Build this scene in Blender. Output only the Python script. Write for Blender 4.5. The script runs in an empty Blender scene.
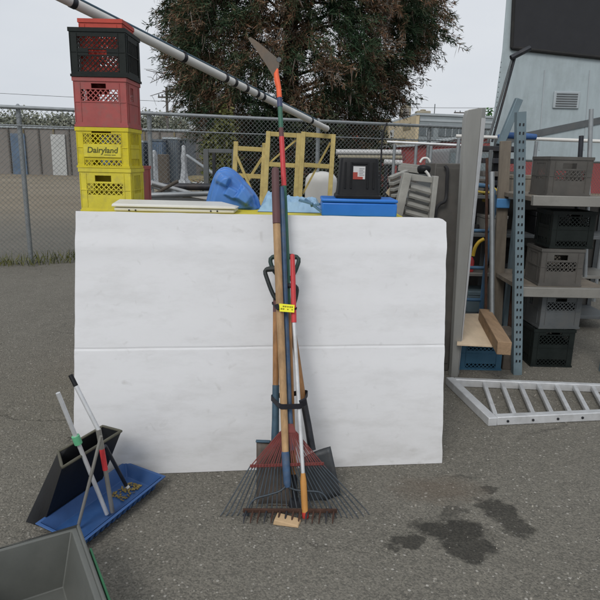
import bpy, math, random
import numpy as np
from mathutils import Vector, Matrix, noise as mnoise
random.seed(7); rng = np.random.default_rng(7)
C = bpy.context.scene.collection
sc = bpy.context.scene
R = math.radians
# ---------------------------------------------------------------- camera model (used to survey points of the place)
PIT, ROL, CH, FP = R(13.5), R(1.3), 1.5, 584.0
FW = Vector((0, math.cos(PIT), -math.sin(PIT)))
U0 = Vector((0, math.sin(PIT), math.cos(PIT)))
RC = Vector((1, 0, 0)) * math.cos(ROL) + U0 * math.sin(ROL)
UC = U0 * math.cos(ROL) - Vector((1, 0, 0)) * math.sin(ROL)
CAM = Vector((0, 0, CH))

def ray(x, y): return FW + RC * ((x - 300) / FP) + UC * ((300 - y) / FP)
def at(x, y, Y):
    d = ray(x, y); return CAM + d * (Y / d.y)
def gz(x, y, z=0.0):
    d = ray(x, y); return CAM + d * ((z - CH) / d.z)
def lean(x, y, Y0, k):           # point on the leaning plane Y = Y0 + k z
    d = ray(x, y); t = (Y0 + k * CH) / (d.y - k * d.z); return CAM + d * t

# ---------------------------------------------------------------- mesh builder
class MB:
    def __init__(s): s.v = []; s.f = []; s.m = []; s.mi = 0
    def face(s, pts):
        b = len(s.v); s.v += [tuple(p) for p in pts]; s.f.append(tuple(range(b, b + len(pts)))); s.m.append(s.mi)
    def hexa(s, p):              # 8 points: bottom ring 0-3, top ring 4-7
        b = len(s.v); s.v += [tuple(q) for q in p]
        for f in ((3, 2, 1, 0), (4, 5, 6, 7), (0, 1, 5, 4), (1, 2, 6, 5), (2, 3, 7, 6), (3, 0, 4, 7)):
            s.f.append(tuple(b + i for i in f)); s.m.append(s.mi)
    def box(s, x0, x1, y0, y1, z0, z1, M=None):
        p = [Vector(q) for q in ((x0, y0, z0), (x1, y0, z0), (x1, y1, z0), (x0, y1, z0), (x0, y0, z1), (x1, y0, z1), (x1, y1, z1), (x0, y1, z1))]
        if M is not None: p = [M @ q for q in p]
        s.hexa(p)
    def bar(s, p0, p1, w, h, up=(0, 0, 1), w1=None, h1=None):
        p0 = Vector(p0); p1 = Vector(p1); d = (p1 - p0).normalized(); up = Vector(up)
        a = d.cross(up)
        if a.length < 1e-4: a = d.cross(Vector((0, 1, 0)))
        a.normalize(); b = a.cross(d)
        w1 = w if w1 is None else w1; h1 = h if h1 is None else h1
        r = []
        for p, ww, hh in ((p0, w, h), (p1, w1, h1)):
            r += [p - a * ww / 2 - b * hh / 2, p + a * ww / 2 - b * hh / 2, p + a * ww / 2 + b * hh / 2, p - a * ww / 2 + b * hh / 2]
        s.hexa(r)
    def tube(s, pts, r, n=10, caps=True, closed=False, sx=1.0):
        pts = [Vector(p) for p in pts]; N = len(pts)
        rr = r if isinstance(r, (list, tuple)) else [r] * N
        b0 = len(s.v); prev = None
        for i, p in enumerate(pts):
            if closed: d = (pts[(i + 1) % N] - pts[i - 1]).normalized()
            else: d = (pts[min(i + 1, N - 1)] - pts[max(i - 1, 0)]).normalized()
            if prev is None:
                a = d.cross(Vector((0, 0, 1)))
                if a.length < .05: a = d.cross(Vector((0, 1, 0)))
            else: a = prev - d * prev.dot(d)
            a.normalize(); prev = a; c = d.cross(a)
            for k in range(n):
                t = 2 * math.pi * k / n
                s.v.append(tuple(p + (a * math.cos(t) * sx + c * math.sin(t)) * rr[i]))
        for i in range(N if closed else N - 1):
            j = (i + 1) % N
            for k in range(n):
                l = (k + 1) % n
                s.f.append((b0 + i * n + k, b0 + i * n + l, b0 + j * n + l, b0 + j * n + k)); s.m.append(s.mi)
        if caps and not closed:
            s.f.append(tuple(b0 + k for k in reversed(range(n)))); s.m.append(s.mi)
            s.f.append(tuple(b0 + (N - 1) * n + k for k in range(n))); s.m.append(s.mi)
    def prism(s, pts, off):       # planar loop of 3d points extruded by vector off
        off = Vector(off); b = len(s.v); n = len(pts)
        s.v += [tuple(Vector(p)) for p in pts] + [tuple(Vector(p) + off) for p in pts]
        s.f.append(tuple(b + i for i in reversed(range(n)))); s.m.append(s.mi)
        s.f.append(tuple(b + n + i for i in range(n))); s.m.append(s.mi)
        for i in range(n):
            j = (i + 1) % n; s.f.append((b + i, b + j, b + n + j, b + n + i)); s.m.append(s.mi)
    def loft(s, rings, cap0=True, cap1=True):
        n = len(rings[0]); b = len(s.v)
        for rg in rings: s.v += [tuple(p) for p in rg]
        for i in range(len(rings) - 1):
            for k in range(n):
                l = (k + 1) % n
                s.f.append((b + i * n + k, b + i * n + l, b + (i + 1) * n + l, b + (i + 1) * n + k)); s.m.append(s.mi)
        if cap0: s.f.append(tuple(b + k for k in reversed(range(n)))); s.m.append(s.mi)
        if cap1: s.f.append(tuple(b + (len(rings) - 1) * n + k for k in range(n))); s.m.append(s.mi)
    def grid(s, fn, nu, nv):
        b = len(s.v)
        for i in range(nu + 1):
            for j in range(nv + 1): s.v.append(tuple(fn(i / nu, j / nv)))
        w = nv + 1
        for i in range(nu):
            for j in range(nv):
                s.f.append((b + i * w + j, b + (i + 1) * w + j, b + (i + 1) * w + j + 1, b + i * w + j + 1)); s.m.append(s.mi)
    def lathe(s, prof, c, n=20, M=None):
        c = Vector(c); rings = []
        for r, z in prof:
            rg = []
            for k in range(n):
                t = 2 * math.pi * k / n; p = Vector((r * math.cos(t), r * math.sin(t), z))
                rg.append(c + (M @ p if M is not None else p))
            rings.append(rg)
        s.loft(rings)
    def build(s, name, m, parent=None, smooth=38, bevel=0.0, base=None, seg=2):
        org = Vector((0, 0, 0))
        if parent is not None:
            q = parent
            while q is not None: org += q.location; q = q.parent
        elif base is not None: org = Vector(base)
        me = bpy.data.meshes.new(name)
        me.from_pydata([tuple(Vector(v) - org) for v in s.v], [], s.f)
        ms = m if isinstance(m, (list, tuple)) else [m]
        for q in ms: me.materials.append(q)
        if len(ms) > 1: me.polygons.foreach_set('material_index', s.m)
        o = bpy.data.objects.new(name, me); C.objects.link(o)
        if parent is not None: o.parent = parent
        else: o.location = org
        if smooth:
            me.polygons.foreach_set('use_smooth', [True] * len(me.polygons)); me.set_sharp_from_angle(angle=R(smooth))
        if bevel:
            b = o.modifiers.new('Bevel', 'BEVEL'); b.width = bevel; b.segments = seg; b.limit_method = 'ANGLE'; b.angle_limit = R(40)
        me.update(); return o

def tag(o, label=None, cat=None, group=None, kind=None):
    if label: o['label'] = label
    if cat: o['category'] = cat
    if group: o['group'] = group
    if kind: o['kind'] = kind
    return o
def thing(name, loc, label, cat, group=None):
    o = bpy.data.objects.new(name, None); C.objects.link(o); o.location = Vector(loc); o.empty_display_size = .1
    return tag(o, label, cat, group)

# ---------------------------------------------------------------- materials
def mat(name, col, rough=.6, metal=0.0, var=.18, scale=9, bump=.08, bscale=70, dirt=0.0, dcol=(.06, .055, .045), dscale=5, spec=.4, trans=0.0, stretch=None):
    m = bpy.data.materials.new(name); m.use_nodes = True; nt = m.node_tree; N = nt.nodes; L = nt.links
    b = N['Principled BSDF']; tc = N.new('ShaderNodeTexCoord'); src = tc.outputs['Object']
    if stretch:
        mp = N.new('ShaderNodeMapping'); mp.inputs['Scale'].default_value = stretch; L.new(src, mp.inputs['Vector']); src = mp.outputs['Vector']
    n1 = N.new('ShaderNodeTexNoise'); n1.inputs['Scale'].default_value = scale; n1.inputs['Detail'].default_value = 6; n1.inputs['Roughness'].default_value = .65
    L.new(src, n1.inputs['Vector'])
    r1 = N.new('ShaderNodeMapRange'); r1.inputs[1].default_value = .3; r1.inputs[2].default_value = .7; L.new(n1.outputs['Fac'], r1.inputs[0])
    mx = N.new('ShaderNodeMix'); mx.data_type = 'RGBA'; L.new(r1.outputs[0], mx.inputs[0])
    mx.inputs[6].default_value = (*[c * (1 - var) for c in col], 1); mx.inputs[7].default_value = (*[min(1, c * (1 + var)) for c in col], 1)
    out = mx.outputs[2]
    if dirt:
        n2 = N.new('ShaderNodeTexNoise'); n2.inputs['Scale'].default_value = dscale; n2.inputs['Detail'].default_value = 8; n2.inputs['Roughness'].default_value = .7
        L.new(tc.outputs['Object'], n2.inputs['Vector'])
        r2 = N.new('ShaderNodeMapRange'); r2.inputs[1].default_value = .48; r2.inputs[2].default_value = .75; r2.inputs[4].default_value = dirt; L.new(n2.outputs['Fac'], r2.inputs[0])
        m2 = N.new('ShaderNodeMix'); m2.data_type = 'RGBA'; L.new(r2.outputs[0], m2.inputs[0]); L.new(out, m2.inputs[6]); m2.inputs[7].default_value = (*dcol, 1); out = m2.outputs[2]
    L.new(out, b.inputs['Base Color'])
    rr = N.new('ShaderNodeMapRange'); rr.inputs[3].default_value = max(.03, rough - .1); rr.inputs[4].default_value = min(1, rough + .12); L.new(n1.outputs['Fac'], rr.inputs[0]); L.new(rr.outputs[0], b.inputs['Roughness'])
    b.inputs['Metallic'].default_value = metal; b.inputs['Specular IOR Level'].default_value = spec
    if bump:
        n3 = N.new('ShaderNodeTexNoise'); n3.inputs['Scale'].default_value = bscale; n3.inputs['Detail'].default_value = 4; L.new(src, n3.inputs['Vector'])
        bp = N.new('ShaderNodeBump'); bp.inputs['Strength'].default_value = bump; bp.inputs['Distance'].default_value = .01; L.new(n3.outputs['Fac'], bp.inputs['Height']); L.new(bp.outputs[0], b.inputs['Normal'])
    return m

M = {}
def mk(key, *a, **k): M[key] = mat(key, *a, **k)
mk('alu', (.5, .5, .49), .38, .85, .12, 14, .05, 90, dirt=.35, dcol=(.2, .19, .17))
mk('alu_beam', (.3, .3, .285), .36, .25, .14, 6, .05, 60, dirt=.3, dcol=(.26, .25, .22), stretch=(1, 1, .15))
mk('alu_dull', (.3, .29, .265), .5, .55, .14, 10, .05, 60, dirt=.4, dcol=(.1, .1, .09))
mk('alu_pale', (.62, .63, .64), .42, .35, .1, 16, .04, 90, dirt=.4, dcol=(.25, .24, .22))
mk('steel_grey', (.12, .13, .135), .55, .4, .2, 10, .06, 60, dirt=.5, dcol=(.1, .08, .06))
mk('steel_blue', (.16, .22, .25), .55, .2, .2, 10, .06, 60, dirt=.5, dcol=(.1, .09, .08))
mk('galv', (.3, .32, .33), .5, .6, .15, 12, .04, 60)
mk('galv_wire', (.2, .215, .21), .55, .5, .15, 12, 0, 60)
mk('dark_metal', (.035, .038, .045), .5, .5, .3, 20, .1, 100, dirt=.5, dcol=(.09, .06, .04))
mk('tine_steel', (.06, .075, .09), .55, .4, .2, 20, .05, 90, dirt=.4, dcol=(.12, .08, .05))
mk('rust', (.06, .03, .02), .85, .1, .4, 25, .2, 120)
mk('red_paint', (.17, .04, .036), .5, 0, .2, 18, .08, 90, dirt=.55, dcol=(.12, .06, .05))
mk('maroon', (.115, .05, .052), .6, 0, .15, 20, .05, 90, dirt=.3)
mk('ash_wood', (.4, .25, .125), .6, 0, .34, 34, .1, 120, dirt=.55, dcol=(.2, .12, .06), stretch=(1, 1, .08))
mk('brown_wood', (.33, .165, .065), .55, 0, .34, 34, .1, 120, dirt=.55, dcol=(.12, .07, .03), stretch=(1, 1, .08))
mk('old_wood', (.17, .145, .115), .8, 0, .25, 24, .15, 90, dirt=.5, dcol=(.1, .085, .07), stretch=(1, 1, .1))
mk('beam_wood', (.3, .2, .12), .8, 0, .25, 24, .15, 90, dirt=.5, dcol=(.12, .08, .05), stretch=(1, .12, 1))
mk('plywood', (.66, .53, .38), .7, 0, .1, 14, .05, 90, dirt=.25, dcol=(.36, .24, .15), stretch=(1, .2, 1))
mk('tan_wood', (.5, .35, .2), .7, 0, .15, 14, .08, 90, dirt=.25, dcol=(.25, .15, .09))
mk('blue_handle', (.045, .09, .17), .5, 0, .3, 20, .08, 90, dirt=.7, dcol=(.11, .115, .12), dscale=16)
mk('blue_socket', (.05, .095, .135), .55, .1, .25, 20, .08, 90, dirt=.5, dcol=(.1, .09, .08))
mk('navy', (.045, .06, .13), .5); mk('green_paint', (.035, .13, .085), .5, 0, .25, 25, .1, 90, dirt=.4, dcol=(.09, .1, .08))
mk('orange', (.85, .14, .05), .55, 0, .12, 20, .1, 60); mk('red', (.55, .045, .05), .45, 0, .15, 22, .06, 60, dirt=.25, dcol=(.25, .05, .05))
mk('red_tip', (.5, .05, .04), .5); mk('orange_wood', (.48, .23, .06), .5, 0, .18, 25, .06, 90, stretch=(1, 1, .1))
mk('blade_grey', (.085, .07, .055), .55, .35, .2, 20, .06, 90, dirt=.6, dcol=(.13, .08, .045), dscale=18)
mk('spade_steel', (.105, .09, .078), .6, .3, .25, 14, .08, 90, dirt=.7, dcol=(.15, .08, .045), dscale=12)
mk('shovel_steel', (.05, .055, .06), .5, .35, .25, 14, .08, 90, dirt=.5, dcol=(.1, .08, .06), dscale=10)
mk('black_plastic', (.008, .0085, .01), .5, 0, .25, 12, .05, 80, dirt=.25, dcol=(.022, .021, .02), spec=.25)
mk('black_strap', (.012, .012, .018), .7, 0, .3, 60, .2, 200)
mk('dgrip', (.018, .024, .024), .5, 0, .25, 30, .08, 90, dirt=.3, dcol=(.05, .05, .045))
mk('green_grip', (.02, .045, .04), .5, 0, .25, 30, .08, 90)
mk('yellow_tag', (.85, .8, .02), .5, 0, .05, 20, .02, 60)
mk('ink', (.3, .27, .02), .7, 0, .1); mk('ink_dark', (.09, .095, .02), .6, 0, .1)
mk('crate_black', (.008, .012, .011), .5, 0, .25, 10, .05, 80, dirt=.3, dcol=(.025, .026, .024), spec=.25)
mk('crate_red', (.36, .085, .08), .6, 0, .14, 10, .05, 80, dirt=.8, dcol=(.22, .12, .11), dscale=14)
mk('crate_orange', (.5, .062, .04), .55, 0, .16, 10, .05, 80, dirt=.35, dcol=(.25, .08, .06))
mk('crate_yellow', (.62, .52, .02), .55, 0, .12, 10, .05, 80, dirt=.75, dcol=(.36, .3, .06), dscale=14)
mk('crate_yellow_pale', (.66, .57, .05), .6, 0, .12, 10, .05, 80, dirt=.7, dcol=(.38, .33, .1), dscale=14)
mk('crate_blue', (.035, .115, .19), .55, 0, .2, 10, .05, 80, dirt=.4, dcol=(.06, .08, .09))
mk('white_plastic', (.66, .65, .6), .45, 0, .05, 6, .03, 60, dirt=.2, dcol=(.42, .4, .36))
mk('white_enamel', (.64, .63, .6), .4, 0, .06, 5, .03, 60, dirt=.3, dcol=(.4, .36, .3))
mk('blue_plastic', (.06, .19, .52), .42, 0, .12, 8, .05, 60, dirt=.4, dcol=(.13, .22, .4), spec=.5)
mk('blue_case', (.02, .16, .55), .4, 0, .08, 8, .03, 60, dirt=.12, dcol=(.06, .18, .4))
mk('blue_tray', (.035, .1, .27), .5, 0, .2, 10, .05, 60, dirt=.5, dcol=(.06, .08, .12))
mk('tarp', (.26, .42, .58), .5, 0, .15, 9, .15, 40, dirt=.3, dcol=(.4, .5, .58))
mk('tarp_dark', (.1, .2, .3), .5, 0, .25, 12, .15, 40, dirt=.5, dcol=(.05, .06, .07))
mk('yellow_frame', (.46, .36, .13), .55, 0, .18, 12, .08, 60, dirt=.55, dcol=(.25, .17, .06), dscale=9)
mk('yellow_top', (.6, .5, .03), .55, 0, .1); mk('label_white', (.55, .55, .55), .5, 0, .03, 10, 0); mk('label_red', (.32, .05, .035), .5, 0, .05)
mk('label_grey', (.3, .3, .31), .5, 0, .1)
mk('post_wood', (.1, .085, .07), .85, 0, .25, 12, .15, 60)
mk('blue_metal', (.07, .15, .25), .5, .1, .2, 14, .06, 60, dirt=.45, dcol=(.1, .11, .12))
mk('bright_blue', (.07, .22, .45), .5, 0, .12, 14)
mk('rubber', (.016, .016, .016), .8, 0, .3, 14, .1, 60, dirt=.3)
mk('cabinet_grey', (.095, .09, .082), .6, .2, .2, 8, .06, 60, dirt=.5, dcol=(.12, .1, .085))
mk('slat_grey', (.31, .305, .28), .65, .15, .2, 9, .06, 60, dirt=.5, dcol=(.12, .11, .095))
mk('trailer_skin', (.36, .42, .44), .45, .05, .1, 4, .03, 30, dirt=.55, dcol=(.22, .25, .25), dscale=2.2, stretch=(3, 3, .6))
mk('dark_glass', (.012, .012, .014), .12, 0, .2, 6, 0)
mk('van_glass', (.1, .125, .13), .12, 0, .15, 6, 0, spec=.6)
mk('van_paint', (.1, .11, .11), .35, .1, .1, 5, 0)
mk('bld_cream', (.5, .42, .28), .85, 0, .12, .5, .1, 8, dirt=.4, dcol=(.36, .29, .19), dscale=.4)
mk('bld_grey', (.235, .27, .285), .8, 0, .12, .5, .1, 8, dirt=.3, dcol=(.19, .21, .22), dscale=.4)
mk('bld_window', (.1, .12, .13), .2, 0, .3, .6, 0)
mk('bld_trim', (.36, .4, .42), .7, 0, .1, 1, 0)
mk('bld_red', (.25, .06, .06), .8, 0, .15, .6, .1, 8, dirt=.4, dcol=(.2, .075, .07), dscale=.8)
mk('bld_redroof', (.15, .05, .055), .7, 0, .15, .6, .1, 8)
mk('bld_ochre', (.2, .165, .09), .85, 0, .2, .6, .1, 8)
mk('bld_orange', (.42, .1, .06), .75, 0, .15, .8, .05, 8)
mk('bld_taupe', (.2, .185, .17), .85, 0, .12, .5, .1, 8)
mk('bld_white', (.45, .46, .45), .8, 0, .1, .6, .1, 8)
mk('unit_tan', (.3, .27, .2), .8, 0, .2, 1.5, .05, 8); mk('pole_wood', (.11, .1, .09), .9, 0, .2, 3, .1, 20)
mk('container', (.1, .125, .15), .65, .1, .2, 1.2, .05, 8, dirt=.5, dcol=(.17, .165, .16), dscale=1.3)
mk('container_blue', (.1, .15, .22), .65, .1, .2, 1.2, .05, 8, dirt=.4, dcol=(.2, .21, .22), dscale=1.3)
mk('wrap', (.33, .35, .37), .5, 0, .25, 3, .2, 10)
mk('bark', (.03, .024, .019), .95, 0, .3, 10, .4, 30); mk('twig', (.09, .075, .065), .95, 0, .2, 10)
mk('bin_grey', (.11, .115, .105), .5, 0, .12, 6, .04, 60, dirt=.35, dcol=(.16, .155, .14)); mk('bin_green', (.02, .12, .05), .5)
mk('green_clamp', (.12, .42, .22), .5, 0, .15, 20); mk('debris', (.24, .18, .06), .9, 0, .4, 40, .3, 90)
mk('tub_rim', (.09, .085, .06), .6); mk('maroon_cloth', (.03, .009, .014), .9, 0, .3, 20, .3, 60)
mk('cable', (.02, .02, .022), .7, 0, .1)

# foliage: colour varies per leaf and per clump
def leafmat(name, ramp, nscale=.9, island=.45, con=1.0):
    m = bpy.data.materials.new(name); m.use_nodes = True; nt = m.node_tree; N = nt.nodes; L = nt.links; b = N['Principled BSDF']
    g = N.new('ShaderNodeNewGeometry'); tc = N.new('ShaderNodeTexCoord'); n = N.new('ShaderNodeTexNoise')
    n.inputs['Scale'].default_value = nscale; n.inputs['Detail'].default_value = 5; n.inputs['Roughness'].default_value = .6; L.new(tc.outputs['Object'], n.inputs['Vector'])
    s = N.new('ShaderNodeMath'); s.operation = 'SUBTRACT'; L.new(g.outputs['Random Per Island'], s.inputs[0]); s.inputs[1].default_value = .5
    ct = N.new('ShaderNodeMapRange'); ct.clamp = False; ct.inputs[1].default_value = .5 - .5 / con; ct.inputs[2].default_value = .5 + .5 / con; L.new(n.outputs['Fac'], ct.inputs[0])
    a = N.new('ShaderNodeMath'); a.operation = 'MULTIPLY_ADD'; L.new(s.outputs[0], a.inputs[0]); a.inputs[1].default_value = island; L.new(ct.outputs[0], a.inputs[2])
    cr = N.new('ShaderNodeValToRGB'); L.new(a.outputs[0], cr.inputs[0])
    e = cr.color_ramp.elements
    while len(e) < len(ramp): e.new(.5)
    for q, (p, c) in zip(e, ramp): q.position = p; q.color = (*c, 1)
    L.new(cr.outputs[0], b.inputs['Base Color']); b.inputs['Roughness'].default_value = .75; b.inputs['Specular IOR Level'].default_value = .2
    return m
M['spruce'] = leafmat('spruce', [(.1, (.012, .032, .014)), (.36, (.028, .056, .026)), (.52, (.07, .082, .045)), (.6, (.13, .08, .045)), (.72, (.2, .11, .065)), (.82, (.17, .15, .12)), (.95, (.26, .24, .215))], 1.1, .3, 1.9)
M['deadtwig'] = leafmat('deadtwig', [(.3, (.08, .05, .035)), (.5, (.14, .1, .08)), (.7, (.22, .19, .17))], .9, .5)
M['shrub'] = leafmat('shrub', [(.25, (.05, .06, .02)), (.5, (.12, .13, .04)), (.75, (.21, .2, .08))], 1.5)
M['fartree'] = leafmat('fartree', [(.3, (.2, .22, .17)), (.7, (.3, .31, .25))], .15)  # distance haze put into the pale leaf colours
M['under'] = leafmat('under', [(.25, (.012, .02, .011)), (.5, (.03, .04, .02)), (.75, (.07, .06, .04))], 1.2)

# ---------------------------------------------------------------- ground material: asphalt, chips, stains; bare dirt beyond the fence
def ground_material():
    m = bpy.data.materials.new('asphalt'); m.use_nodes = True; nt = m.node_tree; N = nt.nodes; L = nt.links; b = N['Principled BSDF']
    tc = N.new('ShaderNodeTexCoord'); P = tc.outputs['Object']
    def noise(s, d=6, r=.6):
        n = N.new('ShaderNodeTexNoise'); n.inputs['Scale'].default_value = s; n.inputs['Detail'].default_value = d; n.inputs['Roughness'].default_value = r; L.new(P, n.inputs['Vector']); return n
    def rng_(o, a, b_, c=0, d=1):
        r = N.new('ShaderNodeMapRange'); L.new(o, r.inputs[0])
        for i, v in enumerate((a, b_, c, d)): r.inputs[i + 1].default_value = v
        return r.outputs[0]
    def mix(f, a, b_, mode='MIX'):
        x = N.new('ShaderNodeMix'); x.data_type = 'RGBA'; x.blend_type = mode
        if isinstance(f, float): x.inputs[0].default_value = f
        else: L.new(f, x.inputs[0])
        for i, q in ((6, a), (7, b_)):
            if isinstance(q, tuple): x.inputs[i].default_value = (*q, 1)
            else: L.new(q, x.inputs[i])
        return x.outputs[2]
    def math_(op, a, b_=None):
        x = N.new('ShaderNodeMath'); x.operation = op
        for i, q in enumerate((a, b_)):
            if q is None: continue
            if isinstance(q, (int, float)): x.inputs[i].default_value = q
            else: L.new(q, x.inputs[i])
        return x.outputs[0]
    def vor(s, feat='F1'):
        v = N.new('ShaderNodeTexVoronoi'); v.inputs['Scale'].default_value = s; v.feature = feat; L.new(P, v.inputs['Vector']); return v
    big = noise(.9, 8, .65); mid = noise(7, 6, .7)
    base = mix(rng_(big.outputs['Fac'], .3, .7), (.162, .154, .13), (.224, .213, .182))
    base = mix(rng_(mid.outputs['Fac'], .3, .75, 0, .55), base, (.108, .103, .088))
    v1 = vor(150); sep = N.new('ShaderNodeSeparateColor'); L.new(v1.outputs['Color'], sep.inputs[0])
    base = mix(rng_(sep.outputs[0], 0, 1, 0, 1), mix(.5, base, (.035, .032, .027)), mix(.5, base, (.22, .2, .165)))
    v2 = vor(84); sep2 = N.new('ShaderNodeSeparateColor'); L.new(v2.outputs['Color'], sep2.inputs[0])
    chip = math_('MULTIPLY', math_('GREATER_THAN', sep2.outputs[1], .86), math_('LESS_THAN', v2.outputs['Distance'], .36))
    base = mix(math_('MULTIPLY', chip, .6), base, mix(sep2.outputs[2], (.16, .145, .12), (.4, .38, .34)))
    v3 = vor(36); sep3 = N.new('ShaderNodeSeparateColor'); L.new(v3.outputs['Color'], sep3.inputs[0])
    peb = math_('MULTIPLY', math_('GREATER_THAN', sep3.outputs[1], .9), math_('LESS_THAN', v3.outputs['Distance'], .2))
    base = mix(math_('MULTIPLY', peb, .7), base, (.42, .4, .36))
    # stains
    wob = noise(9, 5, .65); wv = N.new('ShaderNodeVectorMath'); wv.operation = 'MULTIPLY_ADD'; L.new(wob.outputs['Color'], wv.inputs[0]); wv.inputs[1].default_value = (.22, .22, 0)
    off = N.new('ShaderNodeVectorMath'); off.operation = 'SUBTRACT'; L.new(P, off.inputs[0]); off.inputs[1].default_value = (.11, .11, 0); L.new(off.outputs[0], wv.inputs[2])
    stain = None
    for (px, py, rx, ry, ang, k) in ((450, 530, .17, .085, -.1, .85), (470, 548, .1, .085, 0, .8), (502, 512, .075, .11, .5, .75), (516, 528, .07, .07, 0, .7), (405, 541, .085, .045, .1, .75), (489, 490, .06, .035, .3, .6), (452, 512, .06, .05, 0, .5), (465, 478, .09, .025, .1, .3)):
        c = gz(px, py)
        mp = N.new('ShaderNodeMapping'); mp.vector_type = 'TEXTURE'; mp.inputs['Location'].default_value = c; mp.inputs['Rotation'].default_value = (0, 0, ang); mp.inputs['Scale'].default_value = (rx, ry, 1); L.new(wv.outputs[0], mp.inputs['Vector'])
        ln = N.new('ShaderNodeVectorMath'); ln.operation = 'LENGTH'; L.new(mp.outputs[0], ln.inputs[0])
        f = rng_(ln.outputs['Value'], .78, 1.12, k, 0); stain = f if stain is None else math_('MAXIMUM', stain, f)
    base = mix(math_('MULTIPLY', stain, rng_(mid.outputs['Fac'], .3, .7, 1.12, .9)), base, mix(1.0, base, (.17, .17, .165), 'MULTIPLY'))
    c = gz(440, 490); mp = N.new('ShaderNodeMapping'); mp.vector_type = 'TEXTURE'; mp.inputs['Location'].default_value = c; mp.inputs['Scale'].default_value = (.24, .14, 1); L.new(wv.outputs[0], mp.inputs['Vector'])
    ln = N.new('ShaderNodeVectorMath'); ln.operation = 'LENGTH'; L.new(mp.outputs[0], ln.inputs[0])
    base = mix(rng_(ln.outputs['Value'], .4, 1.1, .4, 0), base, (.1, .068, .045))
    # hairline cracks
    cw_ = noise(2.2, 6, .7); cm = N.new('ShaderNodeVectorMath'); cm.operation = 'MULTIPLY_ADD'; L.new(cw_.outputs['Color'], cm.inputs[0]); cm.inputs[1].default_value = (.5, .5, 0); L.new(P, cm.inputs[2])
    ve = N.new('ShaderNodeTexVoronoi'); ve.feature = 'DISTANCE_TO_EDGE'; ve.inputs['Scale'].default_value = .75; L.new(cm.outputs[0], ve.inputs['Vector'])
    ck = math_('MULTIPLY', rng_(ve.outputs['Distance'], .0015, .006, 1, 0), rng_(noise(.8, 3).outputs['Fac'], .5, .6, 0, .6))
    base = mix(ck, base, (.03, .028, .024))
    # bare dirt farther out
    xyz = N.new('ShaderNodeSeparateXYZ'); L.new(P, xyz.inputs[0])
    dn = noise(.25, 6, .7); dirt = mix(rng_(dn.outputs['Fac'], .3, .7), (.17, .14, .1), (.25, .215, .16))
    base = mix(rng_(xyz.outputs[1], 11, 17), base, dirt)
    L.new(base, b.inputs['Base Color']); b.inputs['Specular IOR Level'].default_value = .25
    rg = math_('SUBTRACT', .92, math_('MULTIPLY', stain, .22)); L.new(rg, b.inputs['Roughness'])
    h = math_('ADD', math_('MULTIPLY', v1.outputs['Distance'], -.5), math_('ADD', math_('MULTIPLY', v2.outputs['Distance'], -.7), mid.outputs['Fac']))
    bp = N.new('ShaderNodeBump'); bp.inputs['Strength'].default_value = .55; bp.inputs['Distance'].default_value = .008; L.new(h, bp.inputs['Height']); L.new(bp.outputs[0], b.inputs['Normal'])
    return m
mb = MB(); mb.face([(-400, -60, 0), (400, -60, 0), (400, 700, 0), (-400, 700, 0)])
tag(mb.build('ground', ground_material(), smooth=0), kind='structure')

# ---------------------------------------------------------------- white board
def board_material():
    m = mat('foam_board', (.765, .77, .785), .6, 0, .03, 2.2, .05, 30, dirt=.3, dcol=(.58, .58, .575), dscale=2.2, spec=.3)
    nt = m.node_tree; N = nt.nodes; L = nt.links; b = N['Principled BSDF']
    src = b.inputs['Base Color'].links[0].from_socket; tc = N.new('ShaderNodeTexCoord')
    mp = N.new('ShaderNodeMapping'); mp.inputs['Scale'].default_value = (1.0, 1.0, 3.2); L.new(tc.outputs['Object'], mp.inputs['Vector'])
    n = N.new('ShaderNodeTexNoise'); n.inputs['Scale'].default_value = 3.5; n.inputs['Detail'].default_value = 9; n.inputs['Roughness'].default_value = .72; L.new(mp.outputs[0], n.inputs['Vector'])
    r = N.new('ShaderNodeMapRange'); r.inputs[1].default_value = .48; r.inputs[2].default_value = .8; r.inputs[4].default_value = .4; L.new(n.outputs['Fac'], r.inputs[0])
    x = N.new('ShaderNodeMix'); x.data_type = 'RGBA'; L.new(r.outputs[0], x.inputs[0]); L.new(src, x.inputs[6]); x.inputs[7].default_value = (.5, .495, .485, 1)
    # small scuffs
    n2 = N.new('ShaderNodeTexNoise'); n2.inputs['Scale'].default_value = 16; n2.inputs['Detail'].default_value = 4; n2.inputs['Distortion'].default_value = .6; L.new(tc.outputs['Object'], n2.inputs['Vector'])
    r2 = N.new('ShaderNodeMapRange'); r2.inputs[1].default_value = .64; r2.inputs[2].default_value = .8; r2.inputs[4].default_value = .38; L.new(n2.outputs['Fac'], r2.inputs[0])
    x2 = N.new('ShaderNodeMix'); x2.data_type = 'RGBA'; L.new(r2.outputs[0], x2.inputs[0]); L.new(x.outputs[2], x2.inputs[6]); x2.inputs[7].default_value = (.42, .41, .39, 1)
    # mottled tone, darker towards the foot of the board
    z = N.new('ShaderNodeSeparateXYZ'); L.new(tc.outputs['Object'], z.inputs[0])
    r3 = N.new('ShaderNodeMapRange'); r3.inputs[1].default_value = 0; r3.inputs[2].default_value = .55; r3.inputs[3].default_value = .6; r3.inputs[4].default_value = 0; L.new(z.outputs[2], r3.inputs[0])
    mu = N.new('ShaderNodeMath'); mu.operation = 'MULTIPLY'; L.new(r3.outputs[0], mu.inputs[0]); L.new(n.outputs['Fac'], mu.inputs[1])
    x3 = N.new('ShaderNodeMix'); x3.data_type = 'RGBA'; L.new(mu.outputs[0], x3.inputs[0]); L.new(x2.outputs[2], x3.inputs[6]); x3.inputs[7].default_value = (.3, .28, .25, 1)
    L.new(x3.outputs[2], b.inputs['Base Color']); return m
BL, BR = gz(73.5, 477), gz(442, 463.5); TL, TR = at(75.5, 211, 2.68), at(447, 218, 2.895)
nrm = (BR - BL).cross(TL - BL).normalized()
if nrm.y > 0: nrm = -nrm
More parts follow.
